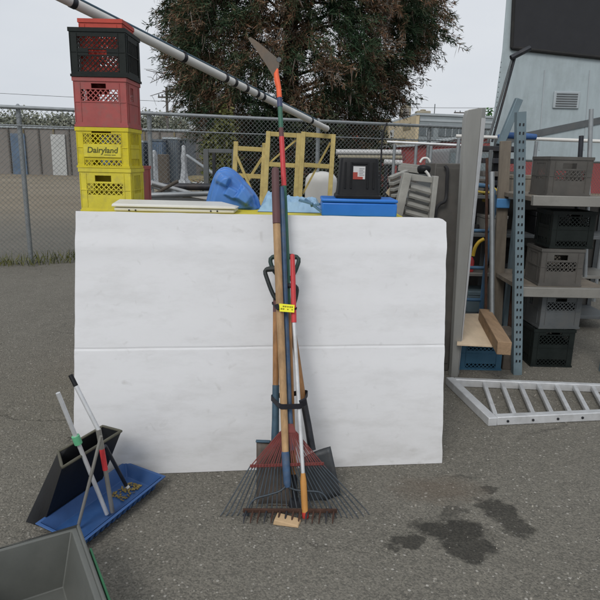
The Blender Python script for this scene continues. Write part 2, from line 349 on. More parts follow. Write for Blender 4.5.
vs = sorted(set([i / 60 for i in range(61)] + [.488, .4905, .493, .4955, .498]))
us = [i / 90 for i in range(91)]
def board_pt(u, v, back):
    p = (BL.lerp(BR, u)).lerp(TL.lerp(TR, u), v)
    w = mnoise.noise(Vector((u * 3.1, v * 2.3, 1))) * .004 + mnoise.noise(Vector((u * 9, v * 7, 4))) * .001
    w -= .07 * max(0, v - .86) ** 1.5
    w += .0025 * math.exp(-((v - .87 - .006 * math.sin(u * 9)) / .022) ** 2) + .0008 * mnoise.noise(Vector((u * 2.5, v * 34, 2))) * max(0, v - .45) * 2 + .002 * mnoise.noise(Vector((u * 1.3, v * 9, 6)))
    jig = .6 + .8 * abs(mnoise.noise(Vector((u * 12, 0, 3))))
    if abs(v - .493) < .001: w -= .0026 * jig
    elif abs(v - .493) < .0035: w -= .0015
    p = p + nrm * w
    ed = mnoise.noise(Vector((u * 14, v * 14, 9))) * .004
    if .4 < v < .6: p.z += .0045 * mnoise.noise(Vector((u * 5, 0, 7))) * (1 - abs(v - .5) * 10)
    if u in (0.0, 1.0): p.x += ed
    if v == 1.0: p.z += ed * .6
    if u > .975 and v > .9: p.z -= .02 * ((u - .975) / .025) ** 2 * ((v - .9) / .1) ** 2
    if v == 0.0: p.z = max(p.z, .002)
    return p - nrm * (.03 if back else 0)
mb = MB(); nu, nv = len(us), len(vs)
for bk in (0, 1):
    for u in us:
        for v in vs: mb.v.append(tuple(board_pt(u, v, bk)))
ix = lambda i, j, b=0: b * nu * nv + i * nv + j
for i in range(nu - 1):
    for j in range(nv - 1):
        mb.f.append((ix(i, j), ix(i + 1, j), ix(i + 1, j + 1), ix(i, j + 1))); mb.m.append(0)
        mb.f.append((ix(i, j + 1, 1), ix(i + 1, j + 1, 1), ix(i + 1, j, 1), ix(i, j, 1))); mb.m.append(0)
for i in range(nu - 1):
    mb.f.append((ix(i, 0, 1), ix(i + 1, 0, 1), ix(i + 1, 0), ix(i, 0))); mb.m.append(0)
    mb.f.append((ix(i, nv - 1), ix(i + 1, nv - 1), ix(i + 1, nv - 1, 1), ix(i, nv - 1, 1))); mb.m.append(0)
for j in range(nv - 1):
    mb.f.append((ix(0, j), ix(0, j + 1), ix(0, j + 1, 1), ix(0, j, 1))); mb.m.append(0)
    mb.f.append((ix(nu - 1, j + 1), ix(nu - 1, j), ix(nu - 1, j, 1), ix(nu - 1, j + 1, 1))); mb.m.append(0)
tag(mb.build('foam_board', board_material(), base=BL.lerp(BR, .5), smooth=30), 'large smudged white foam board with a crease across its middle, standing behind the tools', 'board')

# ---------------------------------------------------------------- yellow workbench behind the board
BZ = 1.222
t = thing('workbench', (-.25, 3.2, 0), 'workbench with yellow top edge standing right behind the white board', 'workbench')
mb = MB(); mb.box(-1.0, .53, 2.955, 3.52, BZ - .03, BZ); mb.build('worktop', M['yellow_top'], t, bevel=.004)
for x in (-.95, .48):
    for y in (3.0, 3.47):
        mb = MB(); mb.box(x - .025, x + .025, y - .025, y + .025, 0, BZ - .03); mb.build('leg', M['steel_grey'], t, bevel=.003)
mb = MB(); mb.box(-.92, .45, 3.452, 3.488, .25, .3); mb.box(-.92, .45, 2.982, 3.018, .25, .3); mb.build('brace', M['steel_grey'], t)

# white chest on the bench
a = at(111, 207.5, 3.0); b = at(236, 209.5, 3.0); zt = a.z
t = thing('plastic_chest', ((a.x + b.x) / 2, 3.1, BZ), 'low white plastic chest with bolt holes lying in front of the yellow crates', 'chest')
def rbox(mb, x0, x1, y0, y1, z0, z1): mb.box(x0, x1, y0, y1, z0, z1)
zt = (at(111, 204, 3.0).z + at(236, 206, 3.0).z) / 2
mb = MB(); mb.box(a.x + .01, b.x - .01, 3.01, 3.2, BZ + .001, zt - .018); mb.build('body', M['white_plastic'], t, bevel=.008)
mb = MB(); mb.hexa([(a.x, 3.0, zt - .016), (b.x, 3.0, zt - .016), (b.x, 3.21, zt - .016), (a.x, 3.21, zt - .016), (a.x + .004, 3.004, zt), (b.x - .004, 3.004, zt), at(221, 201.5, 3.21), at(119, 199, 3.21)])
mb.build('lid', M['white_plastic'], t, bevel=.006, seg=3)
for px in (128.5, 135, 210.5, 217):
    p = at(px, 209.5 + (px - 128) * .012, 3.0); mb = MB(); mb.lathe([(.0045, 0), (.0045, .0035), (.003, .004)], (p.x, 3.0105, p.z - .004), 8, Matrix.Rotation(R(90), 3, 'X')); mb.build('bolt', M['dark_metal'], t)

# blue moulded tub tipped on its edge
t = thing('plastic_tub', (-.34, 3.38, BZ), 'blue moulded plastic tub tipped on its side on the bench', 'tub')
outl = [(205, 214), (206.5, 200), (210, 187), (215, 174), (220, 168.5), (226, 167), (233, 170), (240, 176), (247, 184), (253, 191), (257.5, 198), (259.5, 205), (259, 214)]
def ring(sc_, Y, cx=230, cy=196, sh=0):
    return [at(cx + (x - cx) * sc_ + sh, cy + (y - cy) * sc_, 3.36) + Vector((0, Y - 3.36, 0)) for x, y in outl]
def smooth_loop(pts, n=4):
    out = []; N = len(pts)
    for i in range(N):
        p0, p1, p2, p3 = pts[i - 1], pts[i], pts[(i + 1) % N], pts[(i + 2) % N]
        for k in range(n):
            s = k / n; out.append(.5 * ((2 * p1) + (p2 - p0) * s + (2 * p0 - 5 * p1 + 4 * p2 - p3) * s * s + (3 * p1 - p0 - 3 * p2 + p3) * s ** 3))
    return out
def tub_h(px, py, k):
    sm = lambda a, b, x: max(0, min(1, (x - a) / (b - a))) ** 2 * (3 - 2 * max(0, min(1, (x - a) / (b - a))))
    h = .075 * sm(.9, .80, k) + .02 * sm(.72, .62, k)
    for cx_, cy_, hx, hy, rot, dep in ((221.5, 178.5, 8.5, 5.5, .45, .045), (245.5, 195, 7.5, 9, .6, .055), (231, 193, 6, 5, .5, .025)):
        ux = (px - cx_) * math.cos(rot) + (py - cy_) * math.sin(rot); uy = -(px - cx_) * math.sin(rot) + (py - cy_) * math.cos(rot)
        h += dep * sm(1.15, .72, abs(ux) / hx) * sm(1.15, .72, abs(uy) / hy) * sm(.97, .88, k)
    return h
loop2 = smooth_loop([Vector((x, y, 0)) for x, y in outl], 6); cx_, cy_ = 229, 197
mb = MB(); rings = [[at(cx_ + (p.x - cx_) * k, cy_ + (p.y - cy_) * k, 3.38) + Vector((0, dy, 0)) for p in loop2] for k, dy in ((.9, .06), (.985, .055), (1.0, .05), (1.0, .0), (.985, -.006))]
for i in range(1, 27):
    k = .985 * (1 - i / 27) + .01
    rings.append([at(cx_ + (p.x - cx_) * k, cy_ + (p.y - cy_) * k, 3.374 - tub_h(cx_ + (p.x - cx_) * k, cy_ + (p.y - cy_) * k, k)) for p in loop2])
mb.loft(rings); mb.build('shell', M['blue_plastic'], t, smooth=70)

# tarp on the bench
mb = MB()
def tarp(u, v):
    x = -.24 + u * .36; y = 3.16 + v * .33
    h = .03 + .045 * (1 - u) * math.sin(v * 3.1) + .03 * abs(mnoise.noise(Vector((u * 6, v * 5, 3)))) + .02 * abs(mnoise.noise(Vector((u * 15, v * 9, 8)))) + .018 * v
    h *= min(1, u * 8, (1 - u) * 8, v * 8, (1 - v) * 8)
    return (x, y, BZ + .003 + h)
mb.grid(tarp, 50, 40); tag(mb.build('tarp', M['tarp'], base=(-.06, 3.3, BZ), smooth=25), 'crumpled pale blue tarp lying on the bench between tub and blue case', 'tarp')
mb = MB()
for (a_, b_) in (((305, 199), (322, 212)), ((299, 200), (313, 204)), ((311, 206), (320, 204))):
    mb.bar(at(*a_, 3.08) , at(*b_, 3.06), .016, .012)
tag(mb.build('strap_scrap', M['tarp_dark'], base=(.03, 3.06, BZ), bevel=.002), 'dark blue folded strap lying at the right end of the pale tarp', 'strap')

# blue case and black tote
t = thing('plastic_case', (.3, 3.1, BZ), 'flat bright blue plastic case under the black tote', 'case')
a = at(322, 201, 3.0); b = at(397.5, 203, 3.0)
mb = MB(); mb.box(a.x, b.x, 3.0, 3.24, BZ + .001, BZ + .07); mb.build('body', M['blue_case'], t, bevel=.007)
zc = BZ + .09
mb = MB(); mb.box(a.x - .003, b.x + .003, 2.997, 3.243, BZ + .072, zc); mb.build('lid', M['blue_case'], t, bevel=.007)
zc += .0015
t = thing('storage_tote', (.27, 3.1, zc), 'black plastic storage tote turned upside down on the blue case, white and red label', 'tote')
x0, x1 = at(336, 190, 3.03).x, at(382, 190, 3.03).x; z1 = at(360, 158, 3.05).z
cx = (x0 + x1) / 2; w = (x1 - x0) / 2; h = z1 - zc
def rr(hw, hd, z, r=.02, n=5):
    pts = []
    for sx, sy, a0 in ((1, -1, -90), (1, 1, 0), (-1, 1, 90), (-1, -1, 180)):
        for k in range(n + 1):
            q = R(a0 + 90 * k / n); pts.append(Vector((cx + sx * (hw - r) + r * math.cos(q), 3.13 + sy * (hd - r) + r * math.sin(q), z)))
    return pts
mb = MB(); mb.loft([rr(w * .93, .098, zc + .02), rr(w * .90, .094, zc + .045), rr(w * .83, .084, zc + h - .012), rr(w * .81, .08, zc + h - .003), rr(w * .77, .075, zc + h)])
mb.build('body', M['black_plastic'], t, smooth=30)
mb = MB(); mb.loft([rr(w * 1.0, .105, zc + .001), rr(w * 1.0, .105, zc + .012), rr(w * .94, .099, zc + .0195)]); mb.build('rim', M['black_plastic'], t, smooth=30)
lean_t = lambda z: 3.13 - (.094 + (z - zc - .045) / (h - .057) * (.084 - .094))
def front_panel(mb, u0, u1, z0, z1, d):
    mb.hexa([(cx + u0, lean_t(z0) - d, z0), (cx + u1, lean_t(z0) - d, z0), (cx + u1, lean_t(z0) + .004, z0), (cx + u0, lean_t(z0) + .004, z0), (cx + u0, lean_t(z1) - d, z1), (cx + u1, lean_t(z1) - d, z1), (cx + u1, lean_t(z1) + .004, z1), (cx + u0, lean_t(z1) + .004, z1)])
mb = MB()
for u in (-.62, -.36, .36, .62): front_panel(mb, u * w - .004, u * w + .004, zc + .05, zc + h - .02, .006)
front_panel(mb, -.36 * w + .0045, .36 * w - .0045, zc + h - .03, zc + h - .02, .005)
mb.build('rib', M['black_plastic'], t, bevel=.001)
la = lambda px, py: at(px, py, 3.04)
mb = MB(); p, q = la(353, 179), la(365.5, 166.5); front_panel(mb, p.x - cx, q.x - cx, p.z, q.z, .0015)
lb = mb.build('label_sticker', M['label_white'], t)
mb = MB(); front_panel(mb, p.x - cx - .001, p.x - cx + .022, p.z + .006, p.z + .034, .003); front_panel(mb, p.x - cx - .001, q.x - cx - .012, p.z - .001, p.z + .012, .0035); mb.build('red_panel', M['label_red'], lb)
mb = MB()
for k in range(5): front_panel(mb, p.x - cx + .03, q.x - cx - .005 - .006 * (k % 2), q.z - .012 - k * .008, q.z - .009 - k * .008, .003)
mb.build('text_lines', M['label_grey'], lb)

# ---------------------------------------------------------------- milk crates
def crate_geo(mb, w, d, h, T, openings, handle=None, pitch=.03, prf=.005, lower=True):
    def wall(o, ax, L, nrm_, ops):
        o = Vector(o); ax = Vector(ax); nr = Vector(nrm_); up = Vector((0, 0, 1))
        def cell(u0, u1, v0, v1, t0=0, t1=T):
            if u1 - u0 < 1e-5 or v1 - v0 < 1e-5: return
            mb.hexa([o + ax * u + up * v + nr * tt for v in (v0, v1) for u, tt in ((u0, t1), (u1, t1), (u1, t0), (u0, t0))])
        def diag(u0, v0, u1, v1, hw, t0, t1):
            dd = Vector((u1 - u0, v1 - v0)); l = dd.length
            if l < .004: return
            nx, ny = -dd.y / l * hw, dd.x / l * hw
            q = [(u0 - nx, v0 - ny), (u1 - nx, v1 - ny), (u1 + nx, v1 + ny), (u0 + nx, v0 + ny)]
            mb.hexa([o + ax * u + up * v + nr * t1 for u, v in q] + [o + ax * u + up * v + nr * t0 for u, v in q])
        last = 0
        for (a, b_, c, e, kind) in ops:
            a, b_ = a * L, b_ * L; c, e = c * h, e * h
            cell(0, L, last, c); cell(0, a, c, e); cell(b_, L, c, e); last = e
            if kind == 'lat':
                cw = c + e
                for s_ in (1, -1):
                    k = -int((b_ - a + e - c) / pitch) - 1
                    while k < (b_ - a + e - c) / pitch + 1:
                        # line v - c = s*(u - a) + k*pitch
                        ts = []
                        f = lambda u: c + s_ * (u - a) + k * pitch
                        lo, hi = a, b_
                        us_ = sorted([a + s_ * (c - c - k * pitch), a + s_ * (e - c - k * pitch)])
                        lo = max(lo, us_[0]); hi = min(hi, us_[1])
                        if hi - lo > .003: diag(lo, f(lo), hi, f(hi), .0026, T * .25 if s_ > 0 else T * .15, T * .85 if s_ > 0 else T * .75)
                        k += 1
            elif kind == 'hole':
                pass
            elif kind == 'slot':
                n = max(2, int((b_ - a) / .022))
                for k in range(1, n): u = a + (b_ - a) * k / n; cell(u - .0045, u + .0045, c, e, T * .2, T * .8)
        cell(0, L, last, h)
        # ribs proud of the wall
        for a_, b_ in ((0, .004), (L * .12, L * .12 + .004), (L * .86, L * .86 + .004)):
            cell(a_ + .001, b_ + .001, .03, h - .03, T, T + .0035)
        for v in (.5 * h,): cell(.006, L - .006, v, v + .004, T, T + .003)
    op, side = openings
    wall((-w / 2, -d / 2 + T, 0), (1, 0, 0), w, (0, -1, 0), op)
    wall((w / 2, d / 2 - T, 0), (-1, 0, 0), w, (0, 1, 0), op)
    wall((w / 2 - T, -d / 2 + T, 0), (0, 1, 0), d - 2 * T, (1, 0, 0), side)
    wall((-w / 2 + T, d / 2 - T, 0), (0, -1, 0), d - 2 * T, (-1, 0, 0), side)
    e = prf
    for z0, z1 in ((0.0, .014), (h - .022, h)):
        mb.box(-w / 2 - e, w / 2 + e, -d / 2 - e, -d / 2 - .0002, z0, z1); mb.box(-w / 2 - e, w / 2 + e, d / 2 + .0002, d / 2 + e, z0, z1)
        mb.box(w / 2 + .0002, w / 2 + e, -d / 2, d / 2, z0, z1); mb.box(-w / 2 - e, -w / 2 - .0002, -d / 2, d / 2, z0, z1)
    # floor grid
    n = 7
    for k in range(n): 
        u = -w / 2 + T + (w - 2 * T) * (k + .5) / n; mb.box(u - .006, u + .006, -d / 2 + T + .001, d / 2 - T - .001, .004, .010)
        u = -d / 2 + T + (d - 2 * T) * (k + .5) / n; mb.box(-w / 2 + T + .001, w / 2 - T - .001, u - .006, u + .006, .0105, .016)
OPS = {
 'black': ([(.12, .88, .11, .43, 'lat'), (.33, .66, .455, .56, 'hole'), (.12, .88, .585, .82, 'lat')], [(.14, .86, .15, .8, 'slot')]),
 'red': ([(.13, .84, .53, .76, 'lat'), (.34, .62, .78, .88, 'hole')], [(.3, .5, .56, .84, 'slot')]),
 'text': ([(.13, .86, .04, .2, 'lat'), (.13, .86, .6, .84, 'lat'), (.3, .68, .86, .915, 'hole')], [(.2, .8, .06, .24, 'slot'), (.2, .8, .6, .88, 'slot')]),
 'yellow': ([(.13, .84, .4, .66, 'lat'), (.3, .62, .7, .84, 'hole')], [(.25, .75, .42, .84, 'slot')]),
}
CXL, CXR = at(74, 100, 3.65).x, at(126.5, 100, 3.65).x
CW = CXR - CXL; CXM = (CXL + CXR) / 2; CD = .3; CYM = 3.65 + CD / 2
zz = lambda y: at(100, y, 3.65).z
def crate(style, z0, z1, m, label, group, dx=0, dy=0, rot=0, w=CW, d=CD, x=CXM, y=CYM):
    mb = MB(); crate_geo(mb, w, d, z1 - z0 - .002, .008, OPS[style]); o = mb.build('milk_crate', m, smooth=0)
    o.location = (x + dx, y + dy, z0); o.rotation_euler = (0, 0, R(rot))
    return tag(o, label, 'milk crate', group)
G = 'milk crates stacked at the left'
zb = zz(212)
low = crate('yellow', 0, zb / 4, M['crate_yellow'], 'yellow milk crate at the very bottom of the stack behind the white board', G)
for k, nm in ((1, 'second yellow milk crate from the ground, hidden behind the white board'), (2, 'third yellow milk crate from the ground, hidden behind the white board'), (3, 'fourth yellow milk crate from the ground, hidden behind the chest and board')):
    o = low.copy(); C.objects.link(o); o.location = (CXM + .004 * (-1) ** k, CYM, zb / 4 * k); o['label'] = nm
c1 = crate('yellow', zb, zz(168), M['crate_yellow_pale'], 'yellow milk crate with big hand hole, just above the white chest', G, .003)
c2 = crate('text', zz(168), zz(127), M['crate_yellow'], 'yellow milk crate with lettered panel, under the dusty red crate', G, -.002)
c3 = crate('red', zz(127), zz(77), M['crate_red'], 'dusty red milk crate between the black crate and the yellow ones', G, 0)
c4 = crate('black', zz(77), zz(27.5), M['crate_black'], 'black milk crate with open lattice on top of the dusty red crate', G, .002, 0, 0, CW + .012, CD + .012)
c5 = crate('black', zz(72), zz(17), M['crate_orange'], 'bright red milk crate nested inside the topmost black crate', G, .012, .004, 0, CW - .06, CD - .06)
c6 = crate('red', 0, at(140, 166, 3.98).z, M['crate_red'], 'red crate column peeking out behind the yellow crates', G, -.035, .335)
c6['label'] = 'tall red crate standing behind the yellow crates, only its edge showing'
# lettering
mb = MB(); pz0, pz1 = .25 * (zz(127) - zz(168)), .57 * (zz(127) - zz(168))
mb.box(-CW * .36, CW * .36, -CD / 2 - .0075, -CD / 2 - .0034, pz0 + .004, pz1)
pn = mb.build('sign_panel', M['crate_yellow_pale'], None, bevel=.001); pn.parent = c2
def text(name, body, size, m, parent, loc, rot=(90, 0, 0), shear=0, ext=.0006, sx=1):
    cu = bpy.data.curves.new(name, 'FONT'); cu.body = body; cu.size = size; cu.align_x = 'CENTER'; cu.align_y = 'CENTER'; cu.extrude = ext; cu.shear = shear; cu.offset = .0009
    tmp = bpy.data.objects.new(name, cu); C.objects.link(tmp); bpy.context.view_layer.update()
    me = bpy.data.meshes.new_from_object(tmp.evaluated_get(bpy.context.evaluated_depsgraph_get())); bpy.data.objects.remove(tmp)
    o = bpy.data.objects.new(name, me); C.objects.link(o); me.materials.clear(); me.materials.append(m)
    o.parent = parent; o.location = loc; o.rotation_euler = [R(q) for q in rot]; o.scale = (sx, 1, 1); return o
text('lettering', 'Dairyland', .048, M['ink_dark'], pn, (0, -CD / 2 - .0079, (pz0 + pz1) / 2 + .006), shear=.15)
mb = MB()
for u0, u1 in ((.01, .05), (.055, .08)): mb.box(u0, u1, -CD / 2 - .0083, -CD / 2 - .0076, pz0 + .016, pz0 + .020)
o = mb.build('small_print', M['ink_dark']); o.parent = pn

# ---------------------------------------------------------------- tools
K = .365; Y_F, Y_M, Y_B = 2.235, 2.27, 2.31
kk = lambda Y0: (2.66 + (Y0 - 2.225) * .72 - Y0) / 1.24
def L_(x, y, Y0): return lean(x, y, Y0, kk(Y0))
def pole_parts(t, Y0, segs, n=12):
    """segs: (name, material, [(px,py,radius), ...])"""
    for nm, m, pts in segs:
        mb = MB(); mb.tube([L_(x, y, Y0) for x, y, r in pts], [r for x, y, r in pts], n); mb.build(nm, m, t, smooth=45)
def dom(pts): return pts
# bow rake
t = thing('bow_rake', L_(290, 513, Y_F), 'bow rake with long ash handle, maroon grip top and blue ferrule', 'rake', 'garden tools tied in the bundle')
pole_parts(t, Y_F, [('grip', M['maroon'], [(275.2, 167.5, .008), (275.2, 168.5, .0145), (275.3, 171, .0175), (275.7, 195, .0178), (276.6, 223.5, .0178)]),
    ('handle', M['ash_wood'], [(276.6, 224, .0172), (279.5, 300, .0172), (282, 360, .0168), (285.5, 453, .0155)]),
    ('ferrule', M['blue_handle'], [(285.4, 451.5, .0172), (285.6, 456, .0178), (287.2, 483, .0165), (288, 487, .012)])])
def bow(px): return [L_(x, y, Y_F) for x, y in px]
def spline(pts, n=6):
    out = []; P_ = [pts[0]] + list(pts) + [pts[-1]]
    for i in range(1, len(P_) - 2):
        p0, p1, p2, p3 = P_[i - 1:i + 3]
        for k in range(n):
            s = k / n; out.append(.5 * ((2 * p1) + (p2 - p0) * s + (2 * p0 - 5 * p1 + 4 * p2 - p3) * s * s + (3 * p1 - p0 - 3 * p2 + p3) * s ** 3))
    out.append(P_[-2]); return out
for px in ([(287, 485), (280, 491), (268, 495), (257, 498), (251, 503), (248, 512), (246.5, 518)], [(288, 487), (296, 490), (308, 491), (319, 492), (325, 496), (329, 504), (331, 513)]):
    mb = MB(); mb.tube(spline(bow(px)), .0042, 8); mb.build('bow_arm', M['tine_steel'], t, smooth=60)
ha, hb = L_(243, 521, Y_F), L_(337, 514, Y_F); ha.z = hb.z = .03
mb = MB(); mb.bar(ha, hb, .012, .016); mb.build('head_bar', M['rust'], t, bevel=.002)
for k in range(14):
    p = ha.lerp(hb, (k + .5) / 14) + Vector((0, -.006, 0)); mb = MB(); q = p + Vector((-.008, -.052, -.024)); mb.tube([p, p.lerp(q, .6) + Vector((0, 0, .006)), q], [.0048, .0042, .0015], 6); mb.build('tooth', M['rust'] if k % 3 else M['dark_metal'], t)
# pruning pole saw (banded pole)
Y_P = 2.33
t = thing('pole_saw', L_(291, 480, Y_P), 'tallest tool: painted pole pruning saw with orange head and curved grey blade', 'pole saw', 'garden tools tied in the bundle')
kp = kk(Y_P)
segs = [('pole', M['green_paint'], [(290.5, 480, .012), (288.5, 330, .012), (287, 255, .012), (284, 186, .0118)]), ('red_band', M['red'], [(284, 186, .0122), (282.3, 150, .0122), (281.6, 137, .0122)]),
        ('brown_band', M['maroon'], [(281.6, 137, .0118), (281, 128, .0116)]), ('green_band', M['green_paint'], [(281, 128, .0115), (280, 107, .0115)]), ('navy_band', M['navy'], [(280, 107, .0128), (279.5, 98, .0128)])]
pole_parts(t, Y_P, segs)
mb = MB(); mb.tube([L_(x, y, Y_P) for x, y in ((279.5, 98), (278.7, 88), (276.9, 80), (276.3, 74), (277.5, 69))], [.015, .0152, .0175, .015, .006], 10, sx=.8); mb.build('saw_head', M['orange'], t, smooth=50)
bl = [(249.2, 40.5), (248, 38), (250.5, 37), (256, 40.5), (263, 46), (270, 52), (276, 57), (279, 61.5), (279.3, 67), (276.5, 70.5), (273.2, 77), (270.5, 72), (265, 63), (257, 51)]
mb = MB(); mb.prism([L_(x, y, Y_P - .006) for x, y in bl], (0, .003, 0)); mb.build('blade', M['blade_grey'], t, smooth=0)
mb = MB(); c = L_(279, 60, Y_P); mb.lathe([(.002, -.008), (.011, -.008), (.013, 0), (.011, .008), (.002, .008)], c, 10, Matrix.Rotation(R(90), 3, 'X')); mb.build('pivot_knob', M['steel_grey'], t)
# fan rake with blue handle
Y_R = 2.255
t = thing('leaf_rake', L_(297, 500, Y_R), 'steel leaf rake with blue handle, red spreader and wide fan of wire tines', 'rake', 'garden tools tied in the bundle')
pole_parts(t, Y_R + .012, [('handle', M['blue_handle'], [(281.5, 186.5, .006), (281.6, 187.5, .0118), (283, 230, .0122), (286, 320, .0122), (289, 400, .012), (292, 450, .012)])])
mb = MB(); p = L_(284.8, 286, Y_R)
NT = 28
Yt = Y_R - .005
for k in range(NT):
    s = k / (NT - 1) * 2 - 1
    top = (288 + s * 8, 430 + abs(s) * 2); mid = (287 + s * 36, 464.5 + abs(s) * .5); tip = (295 + s * 71, 518 - abs(s) * 6 + (s < 0) * abs(s) * 5 + random.uniform(-3, 3)); hook = (tip[0] + s * 2 + random.uniform(-2, 2), tip[1] + 3)
    A, B, D = [L_(*q, Yt) for q in (top, mid, tip)]
    D.z = max(D.z, .012); E = D + Vector((s * .012, -.022, -.008)); E.z = max(E.z, .004)
    mb = MB(); mb.tube([B, B.lerp(D, .5), B.lerp(D, .92), D, E], [.0028, .0028, .0027, .0026, .002], 6); mb.build('tine', M['tine_steel'], t, smooth=60)
    if True:
        mb = MB(); mb.bar(A + Vector((0, .004 * (k % 2), 0)), B.lerp(D, .1 if k % 2 else .05), .0042, .003, up=(0, -1, 0)); mb.build('rib', M['red_paint'], t)
mb = MB(); a, b = L_(250, 466, Yt - .006), L_(324, 463.5, Yt - .006); mb.bar(a, b, .005, .013, up=(0, .3, 1)); 
for k in range(24):
    p = a.lerp(b, (k + .5) / 24); mb.bar(p + Vector((0, -.004, -.006)), p + Vector((0, -.004, .009)), .006, .004)
mb.build('crossbar', M['red_paint'], t, bevel=.001)
mb = MB(); mb.prism([L_(x, y, Yt - .004) for x, y in ((284, 424), (293, 424), (296.5, 433), (280, 433))], (0, .004, 0)); mb.build('clamp_plate', M['red_paint'], t, bevel=.001)
# squeegee pole with red grip
t = thing('telescopic_pole', L_(306, 516, Y_F), 'silver telescopic pole with red foam grip and orange wooden end', 'pole', 'garden tools tied in the bundle')
Y_S = 2.225
pole_parts(t, Y_S, [('grip', M['red'], [(292.3, 254, .005), (292.4, 255, .0105), (293, 275, .0115), (294, 322.5, .0118)]), ('shaft', M['alu_pale'], [(294, 322.5, .0088), (303.2, 477, .0088)]),
    ('wooden_end', M['orange_wood'], [(303, 473, .010), (303.4, 482, .0142), (305, 512, .0142)]), ('tip', M['red_tip'], [(305, 512, .0148), (305.4, 517, .0148), (305.5, 518.5, .010)])])
# D handled tools
def dgrip(t, Y0, px, m, r=.0098, bar_r=.012):
    mb = MB(); P_ = [L_(x, y, Y0) for x, y in px]
    mb.tube(smooth_loop(P_, 4), r, 8, closed=True); mb.tube([P_[0].lerp(P_[1], .02), P_[0].lerp(P_[1], .98)], bar_r, 10); return mb.build('grip', m, t, smooth=60)
Y_D = 2.33
t = thing('garden_spade', L_(276, 508, Y_D), 'square garden spade with black D grip, brown shaft and blue socket', 'spade', 'garden tools tied in the bundle')
dgrip(t, Y_D - .02, [(266.2, 269.5), (283, 268.5), (285, 278), (278.5, 296), (274.5, 297), (267.5, 280)], M['dgrip'])
pole_parts(t, Y_D, [('collar', M['maroon'], [(275.8, 293, .012), (276, 312, .0145)]), ('shaft', M['brown_wood'], [(276, 311, .0142), (275.8, 388, .0142)]), ('socket', M['blue_socket'], [(275.8, 385, .0155), (275.5, 420, .0165), (275, 446, .0185)])])
mb = MB()
def spade(u, v):
    x = 256.5 + (295.5 - 256.5) * u; y = 441 + 67 * v
    p = L_(x, y, Y_D); p.y += .012 * math.sin(u * math.pi) - .006; return p
mb.grid(spade, 8, 8); o = mb.build('blade', M['spade_steel'], t, smooth=60); s_ = o.modifiers.new('Solid', 'SOLIDIFY'); s_.thickness = .003
for x0, x1 in ((255.8, 270), (281, 296)):
    mb = MB(); mb.bar(L_(x0, 441, Y_D - .006), L_(x1, 441.5, Y_D - .006), .02, .006); mb.build('foot_tread', M['blue_socket'], t, bevel=.002)
mb = MB(); mb.bar(L_(256.8, 506.5, Y_D - .012), L_(295.3, 506.5, Y_D - .012), .004, .012); mb.build('rusty_edge', M['rust'], t)
Y_E = 2.36
t = thing('square_shovel', L_(315, 511, Y_E), 'square mouth shovel with dark green D grip, its black blade showing at right', 'shovel', 'garden tools tied in the bundle')
dgrip(t, Y_E - .02, [(272.5, 257), (296.8, 257), (296.5, 268), (290, 279), (282, 279.5), (272.5, 268)], M['green_grip'], .010, .0115)
pole_parts(t, Y_E, [('collar', M['green_grip'], [(285.5, 275, .013), (288, 300, .014)]), ('shaft', M['brown_wood'], [(288, 299, .014), (296, 350, .014), (303.5, 402, .014)]), ('socket', M['dark_metal'], [(303.2, 399, .0155), (308, 425, .0165), (312, 450, .018)])])
mb = MB()
def shov(u, v):
    a = (301 + (330.5 - 301) * u, 458 - 12.5 * u); b = (303 + (341 - 303) * u, 512 - 18 * u)
    p = L_(a[0] + (b[0] - a[0]) * v, a[1] + (b[1] - a[1]) * v, Y_E); p.y += .014 * math.sin(u * math.pi) - .007; return p
mb.grid(shov, 8, 8); o = mb.build('blade', M['shovel_steel'], t, smooth=60); s_ = o.modifiers.new('Solid', 'SOLIDIFY'); s_.thickness = .003
Y_G = 2.30
t = thing('lawn_edger', L_(294, 513, Y_G), 'D handled edging tool with brown shaft, black socket, behind the silver pole', 'edger', 'garden tools tied in the bundle')
dgrip(t, Y_G + .01, [(279, 286), (295.5, 286), (296.5, 296), (292, 309), (287, 309), (279.5, 297)], M['dgrip'], .008, .0095)
pole_parts(t, Y_G, [('shaft', M['brown_wood'], [(288.5, 306, .0125), (290.5, 370, .0125), (294, 478, .0125)]), ('socket', M['dark_metal'], [(294, 474, .0145), (295, 500, .013)])])
mb = MB(); mb.prism([L_(x, y, Y_G) for x, y in ((290, 498), (299, 498), (302, 505), (299, 511), (295, 513), (291, 511), (288, 505))], (0, .003, 0)); mb.build('blade', M['dark_metal'], t)
# wood block, strap, tag
wb = gz(288, 521); t_ = MB(); Mx = Matrix.Translation(wb + Vector((0, -.01, .001))) @ Matrix.Rotation(R(-8), 4, 'Z')
t_.hexa([Mx @ Vector(q) for q in ((-.06, -.03, 0), (.05, -.034, 0), (.055, .02, 0), (-.055, .028, 0), (-.055, -.026, .022), (.045, -.03, .009), (.05, .018, .013), (-.05, .026, .026))])
tag(t_.build('wood_offcut', M['tan_wood'], base=wb, bevel=.003), 'pale tan wood offcut lying on the asphalt under the rake teeth', 'offcut')
def wrap_loop(px, py, halfw, Y0, depth, dz=0):
    c = L_(px, py, Y0); k = .3; pts = []
    for i in range(32):
        q = 2 * math.pi * i / 32; sx_ = math.copysign(abs(math.cos(q)) ** .6, math.cos(q)); sy_ = math.copysign(abs(math.sin(q)) ** .6, math.sin(q))
        pts.append(c + Vector((halfw * sx_, depth * sy_ + .5 * depth, -.012 * sx_ * 0 + .35 * depth * sy_ * 0 + dz * sx_)))
    return pts
